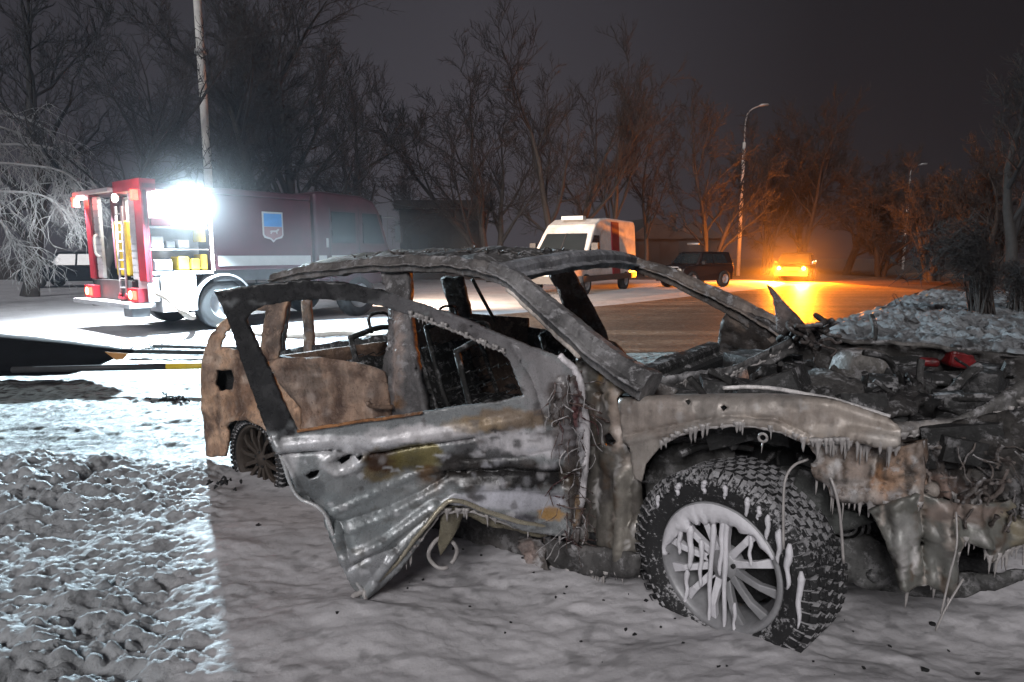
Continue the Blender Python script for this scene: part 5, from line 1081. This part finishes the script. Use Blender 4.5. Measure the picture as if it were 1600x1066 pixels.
# --- simple cars: nose at x = 0, tail at +x
def car_like(name, label, pos, rz, L, W_, Hh, body, group, head='dim_lamp', tall=False):
    root = empty(name, pos, rz); tag(root, label, 'car', group)
    hb = 0.62 * Hh if tall else 0.58 * Hh
    hw = lambda x, z: W_ / 2 * (1 - 0.22 * max(0, z - hb) / (Hh - hb)) * (0.92 if x < 0.12 or x > L - 0.1 else 1)
    loft([(0.03, 0.28), (0.0, 0.5), (0.06, hb * 0.86), (0.25, hb * 0.95), (L * .27, hb * 1.04), (L - 0.06, hb * 1.06), (L, hb * .8), (L - 0.02, 0.30)], hw, 'body', M[body], root)
    rf = [(L * .26, hb * 1.03), (L * .38, Hh * .97), (L * .45, Hh), (L * .8 if not tall else L * .93, Hh * .99), (L * .97, hb * 1.04)]
    loft(rf, hw, 'cabin', M[body], root)
    for s in (-1, 1):
        side_quad([(L * .33, hb * 1.09), (L * .57, hb * 1.09), (L * .57, Hh * .93), (L * .41, Hh * .93)], hw, s, 'side_window', M['glass'], root)
        side_quad([(L * .59, hb * 1.09), (L * .84, hb * 1.09), (L * .80, Hh * .93), (L * .59, Hh * .93)], hw, s, 'side_window', M['glass'], root)
        MB().lathe([(0, -0.05), (0.09, -0.05), (0.11, 0.02)], 18, 'x', (0.02, s * W_ * 0.34, hb * 0.78)).build('headlamp', M[head], root, True)
        MB().box(L - 0.05, L + 0.015, s * W_ * .38 - .1, s * W_ * .38 + .1, hb * .72, hb * .92).build('tail_lamp', M['red_paint'], root)
        MB().box(L * .33, L * .36, s * (W_ / 2 + .01), s * (W_ / 2 + .17), hb * 1.05, hb * 1.2).build('mirror', M['dark_trim'], root)
        for x_ in (L * .19, L * .80): road_wheel(root, x_, s * (W_ / 2 - 0.10), 0.36 if tall else 0.31, 0.22, s)
    z0, z1 = hb * 1.07, Hh * .94; w0, w1 = W_ * .44, W_ * .36
    mb = MB(); x0_, x1_ = L * .268, L * .372; mb.add([(x0_, -w0, z0), (x0_, w0, z0), (x1_, w1, z1), (x1_, -w1, z1), (x0_ - .02, -w0, z0 + .01), (x0_ - .02, w0, z0 + .01), (x1_ - .02, w1, z1 + .01), (x1_ - .02, -w1, z1 + .01)], [(4, 5, 6, 7), (0, 1, 5, 4), (1, 2, 6, 5), (2, 3, 7, 6), (3, 0, 4, 7)]); mb.build('windscreen', M['glass'], root)
    MB().box(-0.03, 0.05, -W_ * .2, W_ * .2, hb * .62, hb * .86).build('grille', M['dark_trim'], root); MB().box(-0.05, 0.06, -W_ * .46, W_ * .46, 0.28, hb * .55).build('bumper', M['dark_trim'], root)
    return root
M['car_dark'] = paint('black_car_paint', (0.02, 0.02, 0.024), 0.3); M['car_maroon'] = paint('dark_red_car_paint', (0.012, 0.006, 0.006), 0.5); M['car_navy'] = paint('navy_car_paint', (0.008, 0.010, 0.014), 0.85); M['car_navy'].node_tree.nodes['Principled BSDF'].inputs['Specular IOR Level'].default_value = 0.1
p = at(1045, 450, 27.5)
j = car_like('off_road_car', 'dark red off-road car standing behind the white van', (p.x, p.y, 0), R(34), 3.4, 1.55, 1.55, 'car_maroon', 'vehicles along the road', tall=True)
MB().tube([(0.0, -.6, .55), (-.12, -.6, .9), (-.12, .6, .9), (0, .6, .55)], 0.03, 6).build('bull_bar', M['silver'], j, True)
MB().tube([(1.45, -0.3, 1.88), (1.45, 0.3, 1.88)], 0.05, 8).build('roof_lamp_bar', M['silver'], j, True)
p = at(1235, 438, 34.0)
oc = car_like('oncoming_car', 'car with glowing orange headlights facing us on the road', (p.x, p.y, 0), R(90 - 30), 4.3, 1.78, 1.5, 'car_dark', 'vehicles along the road', head='orange')
for s in (-1, 1):
    lamp('orange_headlamp_light', 'POINT', (-1.3, s * 0.605, 0.80), 3600, (1.0, .24, .012), oc, 0.08)
    lamp('orange_headlamp_beam', 'SPOT', (-0.40, s * 0.605, 0.74), 30000, (1.0, .24, .012), oc, 0.08, (-1, 0.35 * s, -0.72), 76, 0.25)
for s, x_ in ((-1, 1.5), (-1, 2.6)): MB().lathe([(0, 0), (0.05, 0.0), (0.05, 0.06), (0, .06)], 12, 'y', (x_, s * 0.97, 1.0)).build('side_marker', M['small_white'], oc, True)
p = at(60, 452, 25.0)
car_like('dark_hatchback', 'dark car standing in shadow left of the fire engine', (p.x - 2.6, p.y + 3.0, 0), R(8), 4.1, 1.75, 1.55, 'car_navy', 'vehicles along the road')

# --- things lying on the snow
M['hose'] = simple('canvas_hose', (0.50, 0.44, 0.38), 0.8, 0, 0.2, 12, 0.2)
def fe_w(x, y, z): return Matrix.Translation(TO) @ Matrix.Rotation(TRZ, 4, 'Z') @ Vector((x, y, z))
hs = [fe_w(0.12, -0.06, 0.78), fe_w(0.22, -0.32, 0.66), fe_w(0.35, -0.7, 0.38)]
for px_, py_ in ((310, 495), (335, 508), (390, 518), (470, 524), (560, 520), (680, 530)): q = gnd(px_, py_, 0.06); hs.append(q)
MB().tube(curve(hs, 8), 0.055, 10).build('fire_hose', M['hose'], None, True)
tag(bpy.data.objects['fire_hose'], 'pale canvas hose running from the fire engine down onto the snow', 'hose')
mt = gnd(285, 487); mat_o = empty('equipment_mat', (mt.x, mt.y, 0.0), TRZ); tag(mat_o, 'low pale board with yellow gear beside the fire engine wheel', 'board')
mod_bevel(MB().box(-0.55, 0.55, -0.3, 0.3, 0.03, 0.09).build('board', M['locker_white'], mat_o), 0.01)
for x_, m_ in ((-0.15, 'yellow'), (0.2, 'lime')): MB().tube([(x_ + 0.12 * math.cos(a), 0.1 * math.sin(a), 0.14) for a in np.linspace(0, 6.28, 17)], 0.05, 8).build('hose_coil', M[m_], mat_o, True)

# black covered bundle at the left edge, its poles
M['tarp'] = simple('black_tarpaulin', (0.006, 0.006, 0.007), 0.9, 0, 0.3, 3, 0.3, 0.02); M['tarp'].node_tree.nodes['Principled BSDF'].inputs['Specular IOR Level'].default_value = 0.1
tb0 = at(0, 560, 7.3)
bt = empty('tarpaulin_bundle', (at(90, 560, 7.3).x, 7.3, 0.05), R(4)); tag(bt, 'long black tarpaulin bundle low over the snow at the left edge', 'bundle')
mb = MB(); nS = 26; x_a, x_b = -3.2, at(205, 540, 7.3).x - at(90, 560, 7.3).x
for i in range(nS):
    t = i / (nS - 1); x_ = x_a + (x_b - x_a) * t
    top = 0.90 - 0.50 * t ** 0.8 - 0.02 * math.sin(t * 7); bot = 0.13 if t < 0.86 else 0.13 + (t - 0.86) / 0.14 * (top - 0.16); hw = 0.30 * (1 - 0.75 * t ** 4)
    for (yy, zz) in ((-hw, bot), (-hw * 1.05, bot + (top - bot) * .4), (-hw * .75, top - 0.02), (0, top), (hw * .75, top - .02), (hw * 1.05, bot + (top - bot) * .4), (hw, bot)):
        mb.v.append(Vector((x_, yy + 0.02 * mnoise.noise(Vector((x_ * 3, yy * 4, zz * 4))), zz + 0.015 * mnoise.noise(Vector((x_ * 4, yy * 5, 3))) - 0.05))); mb.c.append((0, 0, 0, 0))
mb.f = [(i * 7 + j, (i + 1) * 7 + j, (i + 1) * 7 + (j + 1) % 7, i * 7 + (j + 1) % 7) for i in range(nS - 1) for j in range(7)] + [tuple(range(7)), tuple(reversed(range((nS - 1) * 7, nS * 7)))]
mb.build('cover', M['tarp'], bt, True)
MB().prism([(x_b - 0.24, 0.335), (x_b + 0.01, 0.315), (x_b - 0.05, 0.25), (x_b - .13, .24)], -0.17, -0.162).build('orange_corner', simple('orange_cloth', (0.42, 0.20, 0.06), 0.8), bt)  # small orange patch on the bundle's tip
def pole_thing(name, label, a, bpt, r, segs, cat='pole'):
    root = empty(name, a); tag(root, label, cat, 'poles beside the black bundle'); d = bpt - a
    for i, (t0, t1, m_) in enumerate(segs): MB().tube([d * t0, d * t1], r, 10).build('grip' if m_ == 'yellow' else 'shaft', M[m_], root, True)
    return root
pole_thing('carrying_pole', 'black pole with a yellow grip sticking out below the black bundle', at(20, 578, 6.9), at(345, 571, 6.9), 0.035, ((0, .742, 'dark_trim'), (.742, 1.0, 'yellow')))
pole_thing('carrying_pole', 'thin dark pole lying on the snow behind the yellow grip', at(240, 541, 9.3), at(420, 546, 9.3), 0.028, ((0, 1.0, 'dark_trim'),))
pole_thing('carrying_pole', 'dark tube lying just in front of the thin dark pole', at(205, 549, 8.9), at(420, 553, 8.9), 0.035, ((0, 1.0, 'black_rubber'),))
def clump(name, label, px_, py_, z, n, sp, seed, depth_z=0.02, cat='debris'):
    rnd = random.Random(seed); c = gnd(px_, py_, z); root_mb = MB()
    for i in range(n):
        p = Vector((rnd.gauss(0, sp), rnd.gauss(0, sp * .8), rnd.uniform(0, sp * .35)))
        d = Vector((rnd.uniform(-1, 1), rnd.uniform(-1, 1), rnd.uniform(-.2, .4))) * sp * .7
        root_mb.tube([p, p + d * .5 + Vector((0, 0, .01)), p + d], [0.006, 0.010, 0.004], 5)
    o = root_mb.build(name, M['char'], None, True, kind='stuff'); o.location = (c.x, c.y, z); tag(o, label, cat, 'charred scraps on the snow'); return o
clump('charred_scraps', 'heap of black scraps between the poles and the bundle tip', 235, 546, 0.03, 60, 0.16, 1)
clump('charred_scraps', 'small heap of black scraps on the slush left of the wreck', 268, 627, 0.03, 50, 0.09, 2)
clump('charred_scraps', 'black twiggy scraps beside the rear wheel', 352, 757, 0.10, 16, 0.05, 3)
clump('charred_scraps', 'dark scraps lying at the far left of the lit snow', 20, 541, 0.02, 20, 0.10, 4)

# --- smoke and steam where the photo shows it thick, and one added glare core
def puff(name, label, c, r, dens, col=(0.9, 0.92, 0.95), seed=0):
    m, nt, b = nodes(name); nt.nodes.remove(b)
    pv = N(nt, 'ShaderNodeVolumePrincipled'); pv.inputs['Color'].default_value = (*col, 1)
    mp = N(nt, 'ShaderNodeMapping'); mp.inputs['Scale'].default_value = (1 / r[0], 1 / r[1], 1 / r[2]); nt.links.new(coords(nt), mp.inputs[0])
    ln = N(nt, 'ShaderNodeVectorMath', operation='LENGTH'); nt.links.new(mp.outputs[0], ln.inputs[0])
    f_ = math_(nt, 'MAXIMUM', math_(nt, 'SUBTRACT', 1.0, ln.outputs['Value']), 0.0)
    nt.links.new(math_(nt, 'MULTIPLY', math_(nt, 'POWER', f_, 2.0), dens), pv.inputs['Density'])
    nt.links.new(pv.outputs[0], nt.nodes['Material Output'].inputs['Volume'])
    bm = bmesh.new(); bmesh.ops.create_icosphere(bm, subdivisions=3, radius=1.05)
    for v in bm.verts: v.co = Vector((v.co.x * r[0], v.co.y * r[1], v.co.z * r[2]))
    me = bpy.data.meshes.new(name); bm.to_mesh(me); bm.free(); me.materials.append(m)
    o = bpy.data.objects.new(name, me); COL.objects.link(o); o.location = c; tag(o, label, None, None, 'stuff'); return o
lw = fe_w(FX, -0.35, 2.42)
puff('smoke', 'smoke glowing round the floodlight', lw, (1.9, 1.9, 1.6), 0.020, seed=1)
puff('smoke', 'dense bright smoke right at the floodlight', lw + Vector((0.05, -0.05, 0)), (0.6, 0.6, 0.6), 0.08, seed=2)  # extra dense core standing in for the lamp's glare
puff('smoke', 'pale smoke drifting before the fire engine cab', fe_w(3.2, -1.6, 1.5), (3.4, 1.6, 1.5), 0.035, seed=3)
puff('steam', 'small white puff of steam at the rear of the fire engine', fe_w(-0.5, 2.0, 2.25), (0.42, 0.42, 0.42), 0.5, seed=4)
hp_ = oc.matrix_basis @ Vector((-0.9, 0, 0.9))
puff('smoke', 'orange lit smoke round the glowing headlights', hp_ + Vector((-0.6, 0, 0.5)), (8.0, 5.0, 4.2), 0.009, seed=5)

# ------------------------------------------------------------------ trees, bushes, poles, houses
M['bark'] = simple('wet_bark', (0.026, 0.022, 0.020), 0.85, 0, 0.4, 8, 0.6, 0.02)
M['bark_pale'] = simple('frosted_bark', (0.08, 0.08, 0.075), 0.85, 0, 0.35, 8, 0.6, 0.02)  # paler copy of the bark, tinted as if floodlit
M['twig'] = simple('bare_twigs', (0.016, 0.014, 0.014), 0.9, 0, 0.3, 8, 0)
M['twig_pale'] = simple('frosted_twigs', (0.19, 0.19, 0.19), 0.85, 0, 0.3, 8, 0)  # paler copy of the twigs, floodlight put into the colour

def bare_tree(name, label, base, h, r, seed, lean=(0, 0), spread=0.55, first=0.22, forks=5, droop=0.0, twigs=7, pale=False, stems=1, levels=4, group=None, cat='tree', minr=0.012):
    rnd = random.Random(seed); root = empty(name, base)
    tr, cr = MB(), MB()
    def rv(s): return Vector((rnd.uniform(-1, 1), rnd.uniform(-1, 1), rnd.uniform(-1, 1))) * s
    def branch(p, d, L, rad, lev):
        n = 5 if lev == 0 else 4 if lev < 3 else 3
        pts = [p.copy()]; rr = [rad]; d = d.normalized(); dirs = [d.copy()]
        for i in range(n):
            d = (d + rv(0.16 + 0.06 * lev) + Vector((0, 0, (0.07 if lev else 0.02) - droop * lev * 0.10))).normalized()
            pts.append(pts[-1] + d * (L / n)); rr.append(max(minr * 0.6, rad * (1 - 0.72 * (i + 1) / n))); dirs.append(d.copy())
        (tr if lev == 0 else cr).tube(pts, rr, 7 if lev == 0 else 5 if lev == 1 else 3, cap=False)
        if lev >= levels: return
        k = forks + (2 if lev == 0 else 0) if lev < levels - 1 else twigs
        for j in range(k):
            t = first + (1 - first) * (j + rnd.random()) / k if lev == 0 else 0.15 + 0.85 * (j + rnd.random()) / k
            fi = min(t * n, n - 0.001); i = int(fi); q = pts[i].lerp(pts[i + 1], fi - i); rq = rr[i] + (rr[i + 1] - rr[i]) * (fi - i)
            ax = dirs[i]; o = rv(1.0); o = (o - ax * o.dot(ax))
            if o.length < 0.1: continue
            o.normalize()
            nd = (ax * rnd.uniform(0.55, 0.95) + o * spread * rnd.uniform(0.8, 1.5) + Vector((0, 0, 0.10))).normalized()
            branch(q, nd, L * rnd.uniform(0.42, 0.68) * (1.0 - 0.25 * t), max(minr, rq * rnd.uniform(0.5, 0.72)), lev + 1)
        if lev == 0 or rnd.random() < 0.6: branch(pts[-1], dirs[-1] + rv(0.2), L * 0.5, max(minr, rr[-1]), lev + 1)
    for s in range(stems):
        a = rnd.uniform(0, 6.28); off = Vector((math.cos(a), math.sin(a), 0)) * (0 if stems == 1 else r * 1.3)
        branch(off, Vector((lean[0], lean[1], 1)) + (Vector((off.x, off.y, 0)) / r * 0.22 if stems > 1 else Vector()), h * 0.62 * rnd.uniform(0.85, 1.05), r, 0)
    tr.build('trunk', M['bark_pale' if pale else 'bark'], root, True)
    cr.build('crown', M['twig_pale' if pale else 'twig'], root, True)
    tag(root, label, cat, group); return root

def tree_at(px, depth, top_y, seed, label, r=0.2, **kw):
    p = at(px, 395, depth); h = CAM_H + (395 - top_y) / 1000 * depth
    return bare_tree('bare_tree', label, (p.x, p.y, 0), h, r, seed, **kw)

G1 = 'bare trees behind the road'
tree_at(775, 33, 95, 11, 'bare tree with left-leaning stems just left of the white van', 0.22, stems=3, lean=(-0.06, 0), group=G1, minr=0.016)
tree_at(890, 34, 60, 12, 'tallest bare tree of the row behind the white van', 0.26, stems=2, group=G1, minr=0.016)
tree_at(958, 36, 95, 13, 'bare straight-stemmed tree behind the rear of the white van', 0.2, spread=0.45, group=G1, minr=0.016)
tree_at(1010, 40, 130, 14, 'slim bare tree right of the white van, before the small houses', 0.16, group=G1, minr=0.016)
tree_at(560, 30, 25, 15, 'lone bare tree with fan-shaped crown standing behind the fire engine cab', 0.26, first=0.12, forks=6, spread=0.6, group=G1, minr=0.014)
tree_at(655, 44, 250, 16, 'low faint bare tree beside the dark shed', 0.14, group=G1, minr=0.016)
tree_at(1112, 38, 160, 17, 'bare round-crowned tree just left of the grey street lamp', 0.18, stems=2, first=0.15, group=G1, minr=0.018)
tree_at(1195, 44, 205, 18, 'dense bare tree just right of the grey street lamp', 0.2, stems=2, forks=6, group=G1, minr=0.02)
tree_at(1255, 45, 180, 19, 'tallest dense bare tree above the orange headlights', 0.24, stems=2, forks=6, group=G1, minr=0.02)
tree_at(1318, 44, 235, 20, 'dense bare tree right of the orange headlights', 0.2, stems=2, forks=6, group=G1, minr=0.02)
tree_at(1375, 40, 275, 21, 'low dense bare tree just left of the far lamp post', 0.18, stems=3, forks=6, first=0.08, group=G1, minr=0.02)
tree_at(1460, 34, 262, 22, 'dark dense bare tree behind the arching bush', 0.18, stems=3, forks=6, first=0.06, group=G1, minr=0.02)
tree_at(1540, 27, 235, 23, 'dark dense bare tree near the right edge behind the bush', 0.18, stems=3, forks=6, first=0.06, group=G1, minr=0.018)
tree_at(1597, 15, 40, 24, 'thick bare tree cut by the right edge of the picture', 0.17, first=0.3, group=G1)
G2 = 'bare trees around the fire engine'
tree_at(415, 24, -60, 31, 'big dark bare tree right of the tall pale pole', 0.3, stems=2, forks=6, group=G2, minr=0.013)
tree_at(270, 26, -90, 32, 'big dark bare tree standing left of the tall pale pole', 0.3, stems=2, forks=6, group=G2, minr=0.013)
tree_at(148, 18.5, -40, 33, 'lamp-lit forked bare tree rising behind the rear of the fire engine', 0.2, lean=(0.16, 0), first=0.1, forks=6, pale=False, group=G2, minr=0.010)
tree_at(40, 22, -120, 34, 'big dark bare tree at the upper left corner', 0.3, forks=6, group=G2, minr=0.013)
def hanging_tree():
    rnd = random.Random(91); tb = at(-190, 395, 16.5); root = empty('weeping_tree', (tb.x, tb.y, 0)); tr, cr = MB(), MB(); o = Vector((tb.x, tb.y, 0))
    tr.tube([Vector((0, 0, -.1)), Vector((.1, 0, 2.2)), Vector((.35, 0, 5.4))], [0.28, 0.22, 0.12], 9)
    def P(x, y, d): return at(x, y, d) - o
    limbs = [[(-170, 330), (-60, 262), (40, 258), (110, 275), (150, 330)], [(-160, 300), (-40, 235), (60, 228), (120, 252), (165, 318)], [(-150, 280), (-60, 200), (20, 205), (70, 245), (92, 330)], [(-170, 350), (-50, 305), (30, 300), (80, 312), (120, 352)], [(-170, 360), (-60, 320), (0, 345), (18, 378), (60, 388)], [(-140, 250), (-30, 180), (50, 190), (95, 230), (82, 300)]]
    def twig(p, d, L, r, lev):
        pts = [p]; n = 5
        for i in range(n):
            d = (d + Vector((rnd.uniform(-1, 1), rnd.uniform(-1, 1), rnd.uniform(-1.1, .35))) * 0.42).normalized(); pts.append(pts[-1] + d * L / n)
        cr.tube(pts, [r * (1 - .7 * i / n) for i in range(n + 1)], 4, cap=False)
        if lev < 3:
            for k in range(4 if lev == 1 else 3): twig(pts[rnd.randint(1, n)], (d + Vector((rnd.uniform(-1, 1), rnd.uniform(-1, 1), rnd.uniform(-1, .5)))).normalized(), L * rnd.uniform(.35, .65), r * .6, lev + 1)
    for li, l in enumerate(limbs):
        dd = 16.2 + 0.7 * (li % 3) - 0.4 * (li // 3)
        c = curve([P(x, y, dd + 0.15 * k) for k, (x, y) in enumerate(l)], 5)
        cr.tube(c, [0.05 * (1 - 0.75 * i / (len(c) - 1)) for i in range(len(c))], 6, cap=False)
        for i in range(4, len(c), 1):
            for q in range(2): twig(c[i], Vector((rnd.uniform(-.3, 1), rnd.uniform(-.6, .6), rnd.uniform(-1, .3))).normalized(), rnd.uniform(0.5, 1.2), 0.013, 1)
    tr.build('trunk', M['bark_pale'], root, True); cr.build('crown', M['twig_pale'], root, True)
    tag(root, 'frosted weeping tree whose pale hanging twigs reach in from the left edge', 'tree', G2)
hanging_tree()

# bush with arching stems on the bank, sapling, weeds
def bush(name, label, base, n, h, reach, seed, cat='bush', lean=-1.0, r=0.018, side=6):
    rnd = random.Random(seed); root = empty(name, base); st, tw = MB(), MB()
    for i in range(n):
        a = rnd.uniform(-0.5, 0.5); L = rnd.uniform(0.55, 1.0)
        end = Vector((lean * reach * L * rnd.uniform(0.1, 1.15), rnd.uniform(-0.5, 0.5) * reach * 0.6, h * rnd.uniform(0.45, 1.0)))
        mid = Vector((end.x * 0.35, end.y * 0.4, h * rnd.uniform(0.75, 1.15) * L))
        b0 = Vector((rnd.uniform(-0.18, 0.18), rnd.uniform(-0.18, 0.18), -0.05))
        pts = curve([b0, mid * 0.5 + b0 * 0.5 + Vector((0, 0, 0.1 * h)), mid, end], 4)
        st.tube(pts, [r * (1 - 0.8 * k / (len(pts) - 1)) for k in range(len(pts))], 4, cap=False)
        for k in range(3, len(pts)):
            for q in range(side):
                d = Vector((rnd.uniform(-1, 1), rnd.uniform(-1, 1), rnd.uniform(-0.6, 1.0))).normalized() * rnd.uniform(0.15, 0.5) * h * 0.4
                p = pts[k]; m1 = p + d * 0.5 + Vector((0, 0, rnd.uniform(-0.03, 0.05)))
                tw.tube([p, m1, p + d], [r * 0.32, r * 0.25, r * 0.12], 3, cap=False)
    st.build('stems', M['bark'], root, True); tw.build('twigs', M['twig'], root, True)
    tag(root, label, cat); return root
bb = at(1540, 470, 10.6)
bush('arching_bush', 'dark leafless bush with stems arching over the snow bank', (bb.x, bb.y, 0.35), 46, 1.55, 1.5, 5)
bb = at(1592, 455, 11.5)
bush('thorn_bush', 'low tangled thorn bush at the right edge on the snow bank', (bb.x, bb.y, 0.35), 26, 0.9, 0.7, 6, lean=-0.6, side=8)
for i, (px, py, dp, hh, lb) in enumerate(((1397, 482, 12.2, 0.42, 'thin upright weed stalk poking out of the snow bank crest'), (1381, 488, 12.0, 0.22, 'short weed stalk at the toe of the snow bank'))):
    p = at(px, py, dp)
    bush('weed_stalk', lb, (p.x, p.y, p.z - 0.1), 2, hh, 0.08, 60 + i, 'weed', r=0.008, side=1)

# poles
M['concrete'] = simple('concrete_pole', (0.50, 0.49, 0.47), 0.85, 0, 0.2, 5, 0.3, 0.01)
M['steel'] = simple('galvanised_steel', (0.30, 0.30, 0.30), 0.5, 0.6, 0.2, 5, 0.1)
def lamp_post(px, base_y, top_y, arm_top, label, name='lamp_post', arm=True, depth=None, rad=(0.13, 0.10), ax=1):
    p = gnd(px, base_y) if depth is None else at(px, base_y, depth); p.z = 0
    hp = CAM_H + (395 - top_y) / 1000 * p.y
    root = empty(name, p)
    MB().tube([(0, 0, -0.1), (0, 0, hp * 0.5), (0, 0, hp)], [rad[0], (rad[0] + rad[1]) / 2, rad[1]], 10).build('pole', M['concrete'], root, True)
    if arm:
        ha = CAM_H + (395 - arm_top) / 1000 * p.y
        pts = curve([(0, 0, hp - 0.4), (0.02, 0, hp + (ha - hp) * 0.55), (0.25 * ax, 0, hp + (ha - hp) * 0.85), (0.9 * ax, 0, ha)], 5)
        MB().tube(pts, 0.045, 6).build('arm', M['steel'], root, True)
        hd = MB().tube([(0.8 * ax, 0, ha - 0.05), (1.0 * ax, 0, ha + 0.02), (1.35 * ax, 0, ha + 0.05), (1.45 * ax, 0, ha + 0.04)], [0.05, 0.10, 0.09, 0.03], 8)
        hd.build('lamp_head', M['steel'], root, True)
        MB().tube([(0, 0, hp - 0.5), (0, 0, hp - 0.36)], 0.15, 10).build('collar', M['steel'], root, True)
    tag(root, label, 'lamp post'); return root
lamp_post(1153, 431, 230, 176, 'grey concrete street lamp with curved arm standing by the orange lit road')
lamp_post(1410, 421, 285, 262, 'faint far street lamp right of the orange headlights', rad=(0.12, 0.09))
q = empty('utility_pole', (at(333, 395, 19.5).x, 19.5, 0))
MB().tube([(0, 0, -0.1), (0, 0, 5), (0, 0, 11)], [0.125, 0.11, 0.10], 12).build('pole', M['concrete'], q, True)
MB().tube([(0, 0, 7.2), (0, 0, 7.32)], 0.165, 12).build('clamp_band', M['steel'], q, True)
tag(q, 'tall pale concrete pole rising behind the fire engine', 'pole')

# houses and shed far behind
M['plaster'] = simple('dark_plaster', (0.028, 0.025, 0.024), 0.9, 0, 0.3, 1.5, 0.2)
M['roofing'] = simple('dark_roofing', (0.035, 0.03, 0.028), 0.85, 0, 0.3, 2, 0.4)
M['pane'] = simple('dark_pane', (0.010, 0.010, 0.012), 0.6, 0, 0.1, 2, 0)
def house(name, label, px, depth, w, d, hw, hr, rz, windows, chimney=None, flat=False):
    p = at(px, 395, depth); root = empty(name, (p.x, p.y, 0), rz)
    MB().box(-w / 2, w / 2, 0, d, 0, hw).build('wall', M['plaster'], root)
    if flat: rf = MB().box(-w / 2 - 0.25, w / 2 + 0.25, -0.3, d + 0.3, hw + 0.004, hw + hr).build('roof', M['roofing'], root)
    else:
        rf = MB().prism([(-w / 2 - 0.3, hw + 0.004), (w / 2 + 0.3, hw + 0.004), (0, hw + hr)], -0.3, d + 0.3).build('roof', M['roofing'], root)
    if chimney: MB().box(chimney[0] - 0.25, chimney[0] + 0.25, d * 0.4, d * 0.4 + 0.5, hw + 0.1, chimney[1]).build('chimney', M['plaster'], rf)
    for (x, z, ww, wh) in windows:
        wo = MB().box(x - ww / 2 - 0.08, x + ww / 2 + 0.08, -0.04, 0.03, z - 0.08, z + wh + 0.08).build('window', M['plaster'], root)
        MB().box(x - ww / 2, x - 0.03, -0.05, -0.044, z, z + wh).build('pane', M['pane'], wo)
        MB().box(x + 0.03, x + ww / 2, -0.05, -0.044, z, z + wh).build('pane', M['pane'], wo)
    tag(root, label, 'house'); return root
house('shed', 'long low dark shed with flat roof behind the fire engine cab', 690, 36, 4.6, 5, 3.9, 0.45, 0, [(-1.2, 1.4, 0.9, 1.1), (1.0, 1.4, 0.9, 1.1)], flat=True)
house('cottage', 'small far cottage with pitched roof between bare trees', 1022, 52, 4.2, 6, 2.6, 1.7, 0.2, [(-0.9, 1.1, 0.8, 1.0), (0.9, 1.1, 0.8, 1.0)])
house('cottage', 'small far cottage with chimney left of the grey street lamp', 1085, 55, 4.5, 6, 2.7, 1.5, -0.15, [(0, 1.1, 0.9, 1.0)], chimney=(-1.6, 5.0))
